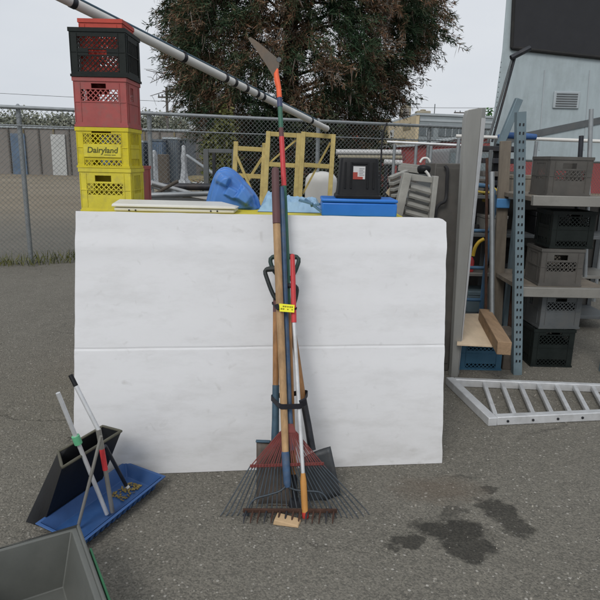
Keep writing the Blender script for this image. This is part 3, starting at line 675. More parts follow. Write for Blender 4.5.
def band(mb, pts, h, th=.003):
    n = len(pts); c = sum(pts, Vector()) / n
    rings = []
    for k in range(n):
        d = (pts[k] - c); d.z = 0; d.normalize(); p = pts[k]
        rings.append([p + Vector((0, 0, -h / 2)), p + d * th + Vector((0, 0, -h / 2)), p + d * th + Vector((0, 0, h / 2)), p + Vector((0, 0, h / 2))])
    rings.append(rings[0]); mb.loft(rings, False, False)
AX = [(Y_F, (276.6, 224), (285.5, 453), .0168), (Y_R + .012, (283, 230), (292, 450), .0125), (Y_S, (294, 322.5), (303.2, 477), .0115), (Y_D, (276, 311), (275.5, 420), .0165), (Y_E, (288, 299), (308, 425), .016), (Y_G, (288.5, 306), (294, 478), .0125)]
def hull_at(z, axes, grow=.0015):
    pts = []
    for Y0, a, b, r_ in axes:
        A, B = L_(*a, Y0), L_(*b, Y0); s_ = (z - A.z) / (B.z - A.z); c = A.lerp(B, s_)
        pts += [(c.x + (r_ + grow) * math.cos(q), c.y + (r_ + grow) * math.sin(q)) for q in [2 * math.pi * i / 20 for i in range(20)]]
    pts = sorted(set(pts)); H = []
    for seq in (pts, pts[::-1]):
        h = []
        for p in seq:
            while len(h) >= 2 and (h[-1][0] - h[-2][0]) * (p[1] - h[-2][1]) - (h[-1][1] - h[-2][1]) * (p[0] - h[-2][0]) <= 0: h.pop()
            h.append(p)
        H += h[:-1]
    return [Vector((x, y, z)) for x, y in H]
zs_ = L_(288, 406, Y_F).z; mb = MB(); lp = hull_at(zs_, AX)
for p in lp: p.z += (p.x - lp[0].x) * .08
band(mb, lp, .024); b_ = L_(302, 400, 2.2); mb.bar(L_(300, 404, 2.215), L_(305.5, 401.5, 2.235), .012, .03)
tag(mb.build('strap', M['black_strap'], base=lp[0], smooth=50), 'black strap wound round the bundle of tool handles below the tag', 'strap')
t = thing('price_tag', L_(287, 308, 2.2), 'bright yellow paper tag tied to the tool handles', 'tag')
mb = MB(); P_ = [lean(x, y, 2.2, kk(Y_F)) for x, y in ((279.3, 303.6), (294.6, 305), (294.2, 312.6), (279.6, 311.4))]; mb.prism(P_, (0, .0015, 0)); fl = mb.build('paper', M['yellow_tag'], t)
mb = MB()
for r_ in range(2):
    for k in range(6):
        if random.random() < .25: continue
        u0 = .08 + k * .145; v = .3 + r_ * .34
        e0 = P_[0].lerp(P_[1], u0).lerp(P_[3].lerp(P_[2], u0), v); e1 = P_[0].lerp(P_[1], u0 + random.uniform(.07, .12)).lerp(P_[3].lerp(P_[2], u0 + .1), v)
        mb.bar(e0 + Vector((0, -.0012, 0)), e1 + Vector((0, -.0012, 0)), .001, random.uniform(.004, .008))
mb.build('handwriting', M['ink'], fl)
mb = MB(); lp = hull_at(L_(285, 307.5, Y_F).z, [AX[0], AX[1], (Y_S, (292.3, 254), (294, 322.5), .0118), AX[3]]); band(mb, lp, .008, .002); mb.bar(lean(276.5, 304.5, 2.21, kk(Y_F)), lean(278.6, 309.5, 2.205, kk(Y_F)), .012, .012); mb.build('tie', M['black_strap'], t)

# ---------------------------------------------------------------- left foreground
# blue tray
t = thing('plastic_tray', gz(105, 515), 'long shallow blue plastic tray on the asphalt at left, poles standing in it', 'tray')
f0, f1, b1 = gz(82, 547), gz(154, 489), gz(127, 477.5)
dl = (f1 - f0).normalized(); b0 = f0 + (b1 - f1) + dl * -.0
f0 = f0 - dl * .01; b0 = b0 - dl * .01
def trayring(z, out, dzr=0):
    s = dl * out; n_ = Vector((-dl.y, dl.x, 0)) * out
    return [f0 - s - n_ + Vector((0, 0, z)), f1 + s - n_ + Vector((0, 0, z)), b1 + s + n_ + Vector((0, 0, z)), b0 - s + n_ + Vector((0, 0, z))]
mb = MB(); mb.loft([trayring(.001, 0), trayring(.055, .025), trayring(.057, .04), trayring(.051, .04), trayring(.052, .03)], True, False)
mb.loft([trayring(.057, .025), trayring(.006, -.004)], False, True); mb.build('shell', M['blue_tray'], t, bevel=.004)
mb = MB()
for k in range(14):
    p = f0.lerp(f1, (k + .5) / 14) ; nn = Vector((dl.y, -dl.x, 0)); mb.bar(p + nn * .004 + Vector((0, 0, .006)), p + nn * .024 + Vector((0, 0, .05)), .02, .008)
mb.build('rib', M['blue_tray'], t, bevel=.002)
mb = MB()
for k in range(60):
    p = f1.lerp(b1, random.uniform(.3, .75)) - dl * random.uniform(.03, .16) + Vector((0, 0, .012)); w_ = random.uniform(.003, .011); mb.box(-w_, w_, -.004, .004, -.001, .001, Matrix.Translation(p) @ Matrix.Rotation(random.uniform(0, 6), 4, 'Z') @ Matrix.Rotation(random.uniform(-.6, .6), 4, 'X'))
tag(mb.build('dry_leaves', M['debris'], base=f1, smooth=0), 'yellow brown dry leaf litter in the far end of the blue tray', 'litter', kind='stuff')
# black scoop
t = thing('black_scoop', gz(95, 505), 'black plastic scoop tub tilted against the lower left of the white board', 'scoop')
nb = Vector((-dl.y, dl.x, 0)); bot = [b1 - dl * .46 + nb * .055, b1 - dl * .13 + nb * .055, b1 - dl * .13 + nb * .13, b1 - dl * .46 + nb * .15]
for p in bot: p.z = .001
top = [at(62, 468, 2.06), at(121.5, 431, 2.37), at(103, 426, 2.455), at(58, 452, 2.34)]
def dense(loop, n=8):
    out = []
    for i in range(4):
        for k in range(n): out.append(loop[i].lerp(loop[(i + 1) % 4], k / n))
    return out
def mixr(v, sh=0):
    q = [b.lerp(a, v ** (1.0 if i != 1 else 1.6)) for i, (b, a) in enumerate(zip(bot, top))]; c = sum(q, Vector()) / 4
    return dense([p + (Vector((c.x, c.y, p.z)) - p) * sh for p in q])
mb = MB(); mb.loft([mixr(0), mixr(.3), mixr(.6), mixr(.85), mixr(.97), mixr(1.0), mixr(1.0, .05), mixr(.85, .05), mixr(.5, .06), mixr(.06, .08)]); mb.build('body', M['black_plastic'], t, smooth=50)
mb = MB(); mb.tube(mixr(1.0, .01), .0065, 8, closed=True); mb.build('rim', M['tub_rim'], t, smooth=60)
# poles (mop handles, prop sticks)
def P3(x, y, Y): return at(x, y, Y)
def stick(name, label, segs, n=12):
    t = thing(name, segs[-1][2][-1], label, 'pole', 'poles standing in the blue tray')
    for nm, m, pts, r in segs: mb = MB(); mb.tube(pts, r, n); mb.build(nm, m, t, smooth=50)
g1 = gz(112.5, 512, .02); a = at(99, 432, g1.y - .02); b = at(76, 386, 2.22); cap = at(70.5, 375, 2.235)
m1 = a.lerp(g1, .2); m2 = a.lerp(g1, .46)
stick('mop_handle', 'silver bent pole with black end cap and red band', [('end_cap', M['black_plastic'], [b.lerp(cap, 0), cap], .0095), ('upper_tube', M['alu_pale'], [a, a.lerp(b, .06) + Vector((.002, 0, 0)), b], .009), ('collar', M['alu_dull'], [a + Vector((-.002, 0, .012)), m1], .011), ('band', M['red'], [m1, m2], .011), ('lower_tube', M['alu_dull'], [m2, g1], .0095)])
g2 = gz(107, 514, .02); c = at(77, 440, 2.15)
top2 = c + (c - g2).normalized() * .22
stick('broom_pole', 'straight pale silver pole with green clamp near the left edge', [('clamp', M['green_clamp'], [c + (c - g2).normalized() * .02, c - (c - g2).normalized() * .018], .016), ('tube', M['alu_pale'], [top2, g2], .0088)])
g3 = gz(78, 527, .02); c = at(101, 436, 2.16)
stick('thin_rod', 'thin grey rod crossing in front of the silver poles', [('tube', M['alu_dull'], [c, g3], .0068)])
g4 = gz(128.5, 488, .02); c = at(105, 446, g4.y - .17)
stick('dark_stick', 'dark stick with white tip slanting down to the tray end', [('tip', M['white_plastic'], [g4 + Vector((-.01, 0, .012)), g4], .0085), ('tube', M['dark_metal'], [c, g4 + Vector((-.01, 0, .012))], .0085)])
# grey bin in the corner
t = thing('storage_bin', gz(70, 590), 'grey plastic bin with green trim at the bottom left corner', 'bin')
q0, q1 = gz(77, 527, .215), gz(107, 612, .215)
q0.z = q1.z = 0
ax_ = (q1 - q0).normalized(); left = Vector((ax_.y, -ax_.x, 0)); left = -left if left.x > 0 else left
def binring(z, off):
    return [q0 - ax_ * (off) * .6 + left * -off, q1 + ax_ * off * .6 + left * -off, q1 + ax_ * off * .6 + left * (.42 + off), q0 - ax_ * off * .6 + left * (.42 + off)] and [p + Vector((0, 0, z)) for p in (q0 - ax_ * off * .6 - left * off, q1 + ax_ * off * .6 - left * off, q1 + ax_ * off * .6 + left * (.42 + off), q0 - ax_ * off * .6 + left * (.42 + off))]
mb = MB(); mb.loft([binring(.001, -.05), binring(.2, -.012), binring(.2, .0), binring(.215, .0), binring(.215, -.02), binring(.02, -.065)]); mb.build('body', M['bin_grey'], t, bevel=.004)
mb = MB(); mb.tube(binring(.214, .004), .009, 8, closed=True); mb.build('rim', M['bin_grey'], t, smooth=60)
mb = MB(); e0 = q0.lerp(q1, .3); e1 = q1; mb.bar(e0 - left * .018 + Vector((0, 0, .205)), e1 - left * .018 + Vector((0, 0, .205)), .008, .016); mb.build('trim', M['bin_green'], t, bevel=.002)
mb = MB(); k0 = q0.lerp(q1, .62); mb.bar(k0 + left * .045 + Vector((0, 0, .03)), k0 + left * .009 + Vector((0, 0, .195)), .01, .006); mb.build('rib', M['bin_grey'], t, bevel=.002)

# ---------------------------------------------------------------- right: ramp on the ground and beam
t = thing('loading_ramp', gz(500, 400), 'aluminium ladder ramp lying flat on the asphalt at right', 'ramp')
rh = .055
n0, n1 = gz(451, 378, rh), gz(491, 415.5, rh); r0, r1 = gz(525, 381, rh), gz(525, 414, rh)
r0 = r0 + (r0 - n0).normalized() * .9; r1 = r1 + (r1 - n1).normalized() * 1.1
dn = Vector((0, 0, rh / 2 + .0))
def rail(p, q, w, nm, m): mb = MB(); mb.bar(p - dn, q - dn, w, rh - .002); return mb.build(nm, m, t, bevel=.004)
rail(n0 + (r0 - n0).normalized() * .025, r0, .04, 'side_rail', M['alu_pale']); rail(n1 + (r1 - n1).normalized() * .03, r1, .05, 'side_rail', M['alu_pale']); rail(n0 + (n0 - n1).normalized() * .02, n1 + (n1 - n0).normalized() * .03, .055, 'end_rail', M['alu_pale'])
for k in range(13):
    p = n0.lerp(r0, 0) + (r0 - n0).normalized() * (.225 + k * .122); q = n1 + (r1 - n1).normalized() * (.035 + k * .12)
    q.y -= 0; d_ = (q - p).normalized(); mb = MB(); mb.bar(p + d_ * .022 - Vector((0, 0, .02)), q - d_ * .028 - Vector((0, 0, .02)), .026, .026); mb.build('rung', M['alu_pale'], t, bevel=.004)
for k in range(4):
    p = n1 + (r1 - n1).normalized() * (.1 + k * .16) - Vector((0, .026, .028)); mb = MB(); mb.lathe([(.008, 0), (.008, .004), (.004, .005)], p, 8, Matrix.Rotation(R(90), 3, 'X')); mb.build('bolt', M['dark_metal'], t)
t = thing('channel_beam', gz(456, 376), 'tall dull aluminium channel beam standing upright at the right end of the board', 'beam')
bq = [gz(449.5, 377), gz(459, 379)]
yb = bq[0].y; yt = yb - .12
tl, tr = at(464, 110, yt), at(482, 107, yt)
bl_, br_ = bq[0], Vector((bq[1].x, bq[0].y, 0)); w_ = Vector((0, .05, 0))
def ch(v):   # channel section at height fraction v
    a = bl_.lerp(tl, v); b = br_.lerp(tr, v); ww = (b - a); L0 = ww.length; e = ww.normalized(); th = .006; dpt = Vector((0, .09, 0)); fl_ = Vector((.036 * v + .016, .045, 0))
    return [a + Vector((.0, .03, 0)), a + e * .012, a + e * .03 , b - e * .016, b, b + fl_ * .7, b + fl_ * .7 + Vector((-th, 0, 0)), b + Vector((-th, th, 0)), a + e * .03 + Vector((0, th, 0)), a + e * .014 + Vector((0, th, 0)), a + Vector((th, .03, 0))]
vv = [0, .01, .25, .5, .75, .97, 1.0]; rings = [ch(v) for v in vv]
rings[-1] = [p + Vector((.012 if i in (0, 1, 9, 10) else 0, 0, -.004)) for i, p in enumerate(rings[-1])]
mb = MB(); mb.loft(rings); mb.build('channel', M['alu_beam'], t, bevel=.003, smooth=30)
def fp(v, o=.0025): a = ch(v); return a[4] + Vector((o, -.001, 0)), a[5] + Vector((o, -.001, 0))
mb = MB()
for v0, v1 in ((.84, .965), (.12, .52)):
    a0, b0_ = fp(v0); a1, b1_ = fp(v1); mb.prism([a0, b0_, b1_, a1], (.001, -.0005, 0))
mb.build('painted_glare', M['label_white'], t)  # glare on the flange, put in as white strips
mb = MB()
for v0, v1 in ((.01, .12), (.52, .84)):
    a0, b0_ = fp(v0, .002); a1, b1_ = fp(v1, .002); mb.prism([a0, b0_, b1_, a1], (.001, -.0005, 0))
mb.build('flange_face', M['alu_pale'], t)  # rest of the flange: its lighter side put into a paler metal colour

# blue milk crate with plywood and timber on top
cp0, cp1 = gz(459.5, 369.5), gz(500.5, 370.5); cwid = (cp1 - cp0).length
bz = .255
c7 = crate('text', 0, bz, M['crate_blue'], 'blue milk crate on the ground under the pale plywood sheet', None, w=cwid, d=.3, x=(cp0.x + cp1.x) / 2, y=cp0.y + .15)
del_ = c7.get('group')
pw = [gz(457, 343.5, bz + .02), gz(499, 345.5, bz + .02), gz(480, 313.5, bz + .02), gz(460, 313.5, bz + .02)]
mb = MB(); mb.prism([p - Vector((0, 0, .016)) for p in pw], (0, 0, .016)); tag(mb.build('plywood_sheet', M['plywood'], base=pw[0], bevel=.002), 'pale plywood sheet lying flat on the blue crate', 'plywood')
zb_ = bz + .112; b0_, b1_ = gz(505, 342, zb_), gz(485, 309, zb_)
mb = MB(); mb.bar(b0_ + Vector((0, 0, -.045)), b1_ + Vector((0, 0, -.045)), .09, .09); tag(mb.build('timber_beam', M['beam_wood'], base=b0_, bevel=.004), 'squared brown timber lying along the right edge of the plywood', 'timber')
mb = MB(); mb.box(c7.location.x + cwid / 2 + .02, c7.location.x + cwid / 2 + .13, cp0.y + .02, cp0.y + .26, 0, zb_ - .092); tag(mb.build('timber_block', M['post_wood'], base=b0_, bevel=.005), 'dark upright timber block beside the blue crate carrying the beam end', 'timber')

# hand truck (blue tubing)
t = thing('hand_truck', (1.5, 5.0, 0), 'blue tubular hand truck leaning behind the aluminium beam', 'hand truck')
Yh = 5.0
ht = lambda x, y: at(x, y, Yh - .00)
gl = lambda p: Vector((p.x, p.y, 0))
la_, lb_ = ht(448.5, 215), ht(450, 196); 
arc = [Vector((ht(447, 230).x, Yh, .02)), ht(447.5, 230), ht(449.5, 200), ht(452, 191), ht(458, 186.5), ht(475, 185), ht(489, 187), ht(494, 192), ht(495.5, 202), ht(488, 245), ht(482, 300), Vector((ht(480, 312).x, Yh, .02))]
mb = MB(); mb.tube(spline(arc, 4), .019, 10); mb.build('frame', M['blue_metal'], t, smooth=60)
for y_ in (231, 268, 300):
    mb = MB(); mb.tube([ht(448, y_ - 1), ht(491 - (y_ - 220) * .12, y_)], .015, 8); mb.build('crossbar', M['blue_metal'], t, smooth=60)
mb = MB(); mb.box(arc[0].x - .02, arc[-1].x + .02, Yh - .22, Yh - .02, .012, .02); mb.build('toe_plate', M['blue_metal'], t)
for x in (arc[0].x - .05, arc[-1].x + .05):
    mb = MB(); mb.lathe([(.03, -.025), (.1, -.025), (.115, -.01), (.115, .01), (.1, .025), (.03, .025)], (x, Yh + .08, .115), 18, Matrix.Rotation(R(90), 3, 'Y')); mb.build('wheel', M['rubber'], t, smooth=40)
# fire extinguisher like red canister and yellow hose on clutter shelf
t = thing('metal_shelf', (1.75, 5.4, 0), 'cluttered grey metal shelf behind the blue hand truck', 'shelf')
sx0, sx1 = 1.32, 2.9
for z in (.12, .5, .86, 1.2):
    mb = MB(); mb.box(sx0, sx1, 5.25, 5.7, z, z + .03); mb.build('shelf_board', M['steel_grey'] if z != .5 else M['alu_dull'], t, bevel=.003)
for x in (sx0, sx1):
    for y in (5.235, 5.715): mb = MB(); mb.box(x - .02, x + .02, y - .012, y + .012, 0, 1.25); mb.build('upright', M['steel_grey'], t)
mb = MB(); mb.box(sx0, sx1, 5.72, 5.73, .02, 1.22); mb.build('back_panel', M['cabinet_grey'], t)
cc = at(472.5, 268, 5.2); cc.z = .89
t = thing('red_canister', cc, 'small red canister on the shelf seen past the aluminium beam', 'canister')
mb = MB(); z_ = at(472.5, 258, 5.3).z; mb.lathe([(.04, 0), (.045, .01), (.045, .1), (.03, .13), (.015, .14)], (cc.x, 5.32, .532), 16); mb.build('body', M['red'], t, smooth=40)
mb = MB(); mb.tube([(cc.x, 5.32, .67), (cc.x, 5.32, .7)], .018, 10); mb.build('cap', M['black_plastic'], t)
mb = MB(); mb.tube(spline([at(473, 256, 5.2), at(475, 248, 5.2), at(479, 242, 5.2), at(484, 239, 5.2)]), .016, 8)
tag(mb.build('yellow_hose', mat('hose_yellow', (.5, .33, .03), .5), base=at(473, 256, 5.2), smooth=60), 'short bent yellow hose hanging over the red canister', 'hose')
def tyre(p, r0, r1, M_, label):
    mb = MB(); n, k = 28, 10
    pts = [Vector(p) + M_ @ Vector((r0 * math.cos(2 * math.pi * i / n), r0 * math.sin(2 * math.pi * i / n), 0)) for i in range(n)]
    mb.tube(pts, r1, 10, closed=True); tag(mb.build('tyre', M['rubber'], base=p, smooth=60), label, 'tyre')
tyre((2.05, 5.12, .21), .15, .06, Matrix.Rotation(R(78), 3, 'X'), 'black tyre standing on the ground before the cluttered shelf')
tyre((1.92, 5.42, .67), .12, .05, Matrix.Rotation(R(70), 3, 'X'), 'smaller black tyre resting on the middle shelf board')
mb = MB()
for k in range(5):
    p = Vector((1.5 + k * .02, 5.45 + .03 * k, .895)); pts = [p + Vector(((.11 + .006 * k) * math.cos(q), (.11 + .006 * k) * math.sin(q), .012 * k)) for q in [2 * math.pi * i / 20 for i in range(20)]]
    mb.tube(pts, .011, 6, closed=True)
tag(mb.build('cable_coil', M['cable'], base=(1.5, 5.45, .9), smooth=60), 'coil of black cable lying on the upper shelf board', 'cable')
for i, (x, z, w_b, h_b, m_) in enumerate(((1.7, .151, .28, .2, 'steel_blue'), (2.35, .151, .34, .26, 'cabinet_grey'), (1.75, .891, .2, .16, 'alu_dull'), (2.25, .891, .3, .2, 'black_plastic'), (2.3, .531, .36, .22, 'old_wood'), (1.5, 1.231, .22, .14, 'cabinet_grey'), (2.0, 1.231, .3, .18, 'old_wood'))):
    lab = ['blue grey metal box on the lowest shelf board', 'dark grey case on the lowest shelf board at right', 'silver box on the upper shelf board', 'black case on the upper shelf board at right', 'weathered wooden box on the middle shelf board', 'small dark grey box on the shelf top', 'wooden box on the shelf top at right'][i]
    t = thing('metal_box' if 'ood' not in lab else 'wooden_box', (x, 5.42, z), lab, 'box')
    mb = MB(); mb.box(x - w_b / 2, x + w_b / 2, 5.28, 5.55, z, z + h_b * .8); mb.build('body', M[m_], t, bevel=.005)
    mb = MB(); mb.box(x - w_b / 2 - .004, x + w_b / 2 + .004, 5.276, 5.554, z + h_b * .8 + .002, z + h_b); mb.build('lid', M[m_], t, bevel=.005)

# rack with blue grey upright (perforated), to the right edge and past it
t = thing('pallet_rack', (1.7, 4.1, 0), 'tall blue grey perforated steel rack at the right edge', 'rack')
Yr = 4.15
for (px0, px1, Yq) in ((512, 520.5, Yr), (611, 621, Yr), (505, 510, 5.0)):
    xb0, xb1 = at(px0, 300, Yq).x, at(px1, 300, Yq).x
    p0 = Vector(((xb0 + xb1) / 2, Yq, 0)); z1 = at(516, 113, Yq).z if px0 > 510 else 1.2
    p0 = gz(516.5, 374) if px0 == 512 else p0; p1 = Vector((at(516, 113, Yq).x if px0 == 512 else p0.x, p0.y, z1)); Yq = p0.y; mb = MB(); mb.bar(p0, p1, xb1 - xb0, .05, up=(0, 1, 0))
    if px0 > 510:
        mb.mi = 1; z = .1
        while z < z1 - .05:
            xc = p0.x + (p1.x - p0.x) * z / z1
            for s in (-.012, .012): mb.box(xc + s - .005, xc + s + .005, Yq - .0275, Yq - .0255, z, z + .018)
            z += .055
    mb.build('upright', [M['steel_blue'], M['dark_glass']], t, smooth=0)
xq0, xq1 = at(516, 300, Yr).x + .035, at(616, 300, Yr).x - .04
for z in (at(522, 198, Yr).z, .62):
    mb = MB(); mb.box(xq0, xq1, Yr - .02, Yr + .02, z - .05, z + .02); mb.build('beam', M['alu_dull'], t, bevel=.003)
    mb = MB(); mb.box(xq0, xq1, Yr + .022, Yr + .8, z - .02, z + .01); mb.build('deck', M['old_wood'], t)
zu_ = at(522, 198, Yr).z + .0105
for st_, x, y, z, h_, m_, lab in (('text', 1.93, .24, .0, .3, 'crate_black', 'black milk crate on the ground under the rack'), ('red', 1.95, .25, .302, .27, 'steel_grey', 'grey blue milk crate stacked on the black one under the rack'), ('yellow', 1.92, .24, .6305, .28, 'cabinet_grey', 'grey milk crate on the lower deck of the rack'),
        ('text', 1.97, .25, .913, .27, 'crate_black', 'black milk crate stacked on the grey one on the rack'), ('yellow', 1.9, .26, zu_, .28, 'cabinet_grey', 'grey milk crate on the upper deck of the rack')):
    crate(st_, z, z + h_, M[m_], lab, 'milk crates in the rack', 0, 0, random.uniform(-5, 5), .31, .3, x, Yr + y)
for i, (x, z, lab) in enumerate(((2.3, .6305, 'long grey pipe standing in the right of the rack'), (2.2, .6305, 'dark rod standing beside the grey pipe in the rack'), (1.74, .002, 'rusty rod leaning inside the rack behind its blue grey post'))):
    mb = MB(); mb.tube([(x, Yr + .5, z + .0), (x - .08 + .05 * i, Yr + .6, z + 1.3 - .2 * i)], .018, 8); tag(mb.build('steel_rod', M[('galv', 'dark_metal', 'rust')[i]], base=(x, Yr + .5, z), smooth=60), lab, 'rod')

# plank with blue clip
pk = 4.75
a, b = at(505.5, 141, pk), at(498, 290, pk); b = b + (b - a).normalized() * ((b.z) / ((a.z - b.z) / (a - b).length)); b.z = 0
t = thing('wooden_plank', b, 'weathered upright plank with a blue clip, beside the blue grey rack post', 'plank')
mb = MB(); mb.bar(b, a, .085, .03, up=(0, 1, 0)); mb.build('board', M['old_wood'], t, bevel=.003)
p = at(503, 203, pk - .03); mb = MB(); mb.box(p.x - .055, p.x + .05, p.y - .02, p.y, p.z - .04, p.z + .035); mb.build('clip', M['bright_blue'], t, bevel=.006)
pr_ = at(509, 141, pk + .05); mb = MB(); q_ = Vector((pr_.x - .04, pk + .06, 0)); mb.bar(q_, pr_, .04, .04, up=(0, 1, 0)); tag(mb.build('steel_post', M['steel_grey'], base=q_, bevel=.003), 'thin grey steel post close behind the weathered plank', 'post')

# blue tarp roll on top of the shelving
mb = MB(); mb.tube([at(498, 136.5, 6.45), at(508, 135.5, 6.45), at(522, 136, 6.45), at(536, 137, 6.45)], [.02, .034, .036, .03], 10); tag(mb.build('tarp_roll', M['blue_tray'], base=at(512, 136, 6.45), smooth=60), 'rolled bright blue tarp lying on the barrier rail at right', 'tarp')

# trailer nose, dark window, strut
t = thing('travel_trailer', at(560, 200, 7.6).xy.to_3d(), 'pale blue grey trailer with sloping nose and dark window at the right edge', 'trailer')
Yt_ = 7.6
sec = [at(506.5, -40, Yt_), at(506, 0, Yt_), at(502, 50, Yt_), at(496, 95, Yt_), at(490, 137, Yt_), at(489, 160, Yt_), at(700, 165, Yt_), at(700, -40, Yt_)]
mb = MB(); mb.prism(sec, (1.15, 2.2, 0)); mb.build('body', M['trailer_skin'], t, bevel=.02, seg=3)
win = [at(514.5, -20, Yt_ - .02), at(511.5, 48, Yt_ - .02), at(640, 62, Yt_ - .02), at(640, -20, Yt_ - .02)]
mb = MB(); mb.prism(win, (0, .012, 0)); wn = mb.build('window', M['dark_glass'], t, bevel=.004)
mb = MB()
for i in range(4): mb.tube([win[i] + Vector((0, -.005, 0)), win[(i + 1) % 4] + Vector((0, -.005, 0))], .022, 8)
mb.build('frame', M['rubber'], wn)
for px in (545, 590):
    mb = MB(); mb.bar(at(px, 70, Yt_ - .004), at(px - 6, 150, Yt_ - .004), .012, .006, up=(0, 1, 0)); mb.build('seam', M['bld_trim'], t)
for i in range(16):
    p = at(497 - i * .5, 62 + i * 5, Yt_ - .001); mb = MB(); mb.lathe([(.006, 0), (.005, .003), (.002, .004)], p + Vector((.05, 0, 0)), 6, Matrix.Rotation(R(90), 3, 'X')); mb.build('rivet', M['steel_grey'], t)
p = at(566, 100, Yt_); mb = MB(); mb.box(p.x - .16, p.x + .16, Yt_ - .02, Yt_ - .002, p.z - .1, p.z + .1); vt = mb.build('vent', M['bld_trim'], t, bevel=.006)
mb = MB()
for i in range(6): mb.box(p.x - .13, p.x + .13, Yt_ - .026, Yt_ - .021, p.z - .08 + i * .028, p.z - .066 + i * .028)
mb.build('louvre', M['steel_grey'], vt)
mb = MB(); mb.bar(at(500, 141, Yt_ - .01), at(700, 100, Yt_ - .01), .01, .08); mb.build('lower_moulding', M['steel_grey'], t)
for x in (2.9, 4.4): mb = MB(); mb.box(x - .05, x + .05, 8.0, 8.1, 0, sec[5].z); mb.build('support_leg', M['steel_grey'], t)
mb = MB(); mb.lathe([(.1, -.1), (.3, -.1), (.34, -.06), (.34, .06), (.3, .1), (.1, .1)], (3.9, 7.75, .34), 24, Matrix.Rotation(R(90), 3, 'X')); mb.build('wheel', M['rubber'], t)
t2 = thing('prop_rod', at(488, 140, 6.9), 'pair of slim dark rods slanting up across the trailer nose', 'rod')
for d in (0, 4.0):
    a, b = at(488 + d, 142, 6.9), at(513 + d * .6, 56, 6.9); mb = MB(); mb.tube([a, b], .014, 8); mb.build('rod', M['steel_grey'] if d == 0 else M['dark_metal'], t2, smooth=60)
mb = MB(); mb.tube([at(511, 58, 6.88), at(530, 48, 6.9)], .03, 8); mb.build('cross_pipe', M['dark_metal'], t2)
a, b = at(519, 99, 6.2), at(500, 145, 6.2); mb = MB(); mb.bar(b, a, .07, .07, up=(0, 1, 0)); bb = MB(); 
t2 = thing('grey_tube', b, 'fat grey square tube slanting beside the trailer', 'tube'); mb.build('tube', M['steel_blue'], t2, bevel=.006)
mb = MB(); mb.bar(Vector((b.x, 6.28, 0)), b + Vector((0, .08, .06)), .06, .06, up=(0, 1, 0)); mb.build('foot', M['steel_grey'], t2)
# dark clutter uprights behind beam
for i, (px, w_b, y0, Yq, m_, lab) in enumerate(((485, .03, 150, 5.6, 'steel_grey', 'thin grey steel post leaning just right of the aluminium beam'), (491, .05, 150, 6.1, 'dark_metal', 'dark steel post between the beam and the weathered plank'))):
    a = at(px + 6, y0, Yq); b = Vector((at(px, 230, Yq).x, Yq, 0)); mb = MB(); mb.bar(b, a, w_b, w_b, up=(0, 1, 0)); tag(mb.build('steel_post', M[m_], base=b, bevel=.003), lab, 'post')
t2 = thing('tool_cart', (1.95, 6.0, 0), 'dark metal cart with two shelves and yellow pulley behind the beam', 'cart')
for y_ in (148, 160, 173, 182): 
    p = at(480, y_, 6.0); mb = MB(); mb.box(p.x, p.x + .42, 5.9, 6.3, p.z - .03, p.z + .02); mb.build('shelf', M['dark_metal'] if y_ != 173 else M['cabinet_grey'], t2, bevel=.004)
for x in (at(480, 160, 6.0).x - .012, at(480, 160, 6.0).x + .432):
    mb = MB(); mb.box(x - .01, x + .01, 6.05, 6.09, 0, at(480, 146, 6).z); mb.build('post', M['dark_metal'], t2)
p = at(486, 190, 5.3); mb = MB(); pts = [p + Vector((.09 * math.cos(q), .02 * math.sin(q), .022 * math.sin(q))) for q in [2 * math.pi * i / 24 for i in range(24)]]; mb.tube(pts, .012, 8, closed=True); mb.tube([p + Vector((0, 0, -.02)), Vector((p.x, p.y + .02, p.z - .1))], .02, 8)
mb.build('pulley', mat('pulley_yellow', (.33, .25, .04), .6, 0, .3, 20), t2, smooth=60)

# ---------------------------------------------------------------- middle right: slatted rack, cabinet, pot
t = thing('slatted_rack', (.78, 3.75, 0), 'grey slatted steel stair section leaning right of the blue case', 'rack')
def st(x, y): return at(x, y, 3.72)
def long_bar(pa, pb, w, h, nm, m):
    d = (pb - pa).normalized(); pe = pb + d * (pb.z / -d.z); pe.z = .001
    mb = MB(); mb.bar(pe, pa, w, h, up=(0, 1, 0)); return mb.build(nm, m, t, bevel=.003)
long_bar(st(407, 173), st(400.5, 202), .05, .08, 'stile', M['slat_grey']); long_bar(st(435, 176), st(430.5, 216), .03, .08, 'stile', M['slat_grey'])
mb = MB(); mb.prism([st(408, 173), st(434, 177.5), st(433, 183), st(407, 180)], (0, .03, 0)); mb.build('top_plate', M['slat_grey'], t, bevel=.002)
for k in range(12):
    y0 = 185.5 + k * 8.3; a = st(410.8 - k * 1.75, y0); b = st(431.5 - k * 1.0, y0 + 6.2); mb = MB(); mb.bar(a + Vector((0, .02, 0)), b + Vector((0, .02, 0)), .07, .018, up=(0, -.5, 1)); mb.build('slat', M['slat_grey'], t, bevel=.002)
mb = MB(); p = st(414, 206); mb.box(p.x - .12, p.x + .13, 3.9, 4.15, 0, p.z); tag(mb.build('dark_crate', M['cabinet_grey'], base=(p.x, 4, 0), bevel=.006), 'dark grey bin behind the slats of the stair section', 'bin')
t = thing('steel_cabinet', (1.0, 4.2, 0), 'dark grey steel cabinet with black cable between slats and aluminium beam', 'cabinet')
a, b = at(435.5, 163, 4.1), at(466, 165, 4.1)
mb = MB(); mb.box(a.x, b.x, 4.1, 4.45, 0, a.z); mb.build('body', M['cabinet_grey'], t, bevel=.006)
mb = MB(); mb.box(a.x + .012, b.x - .012, 4.092, 4.0985, .06, a.z - .03); dr = mb.build('door', M['cabinet_grey'], t, bevel=.002)
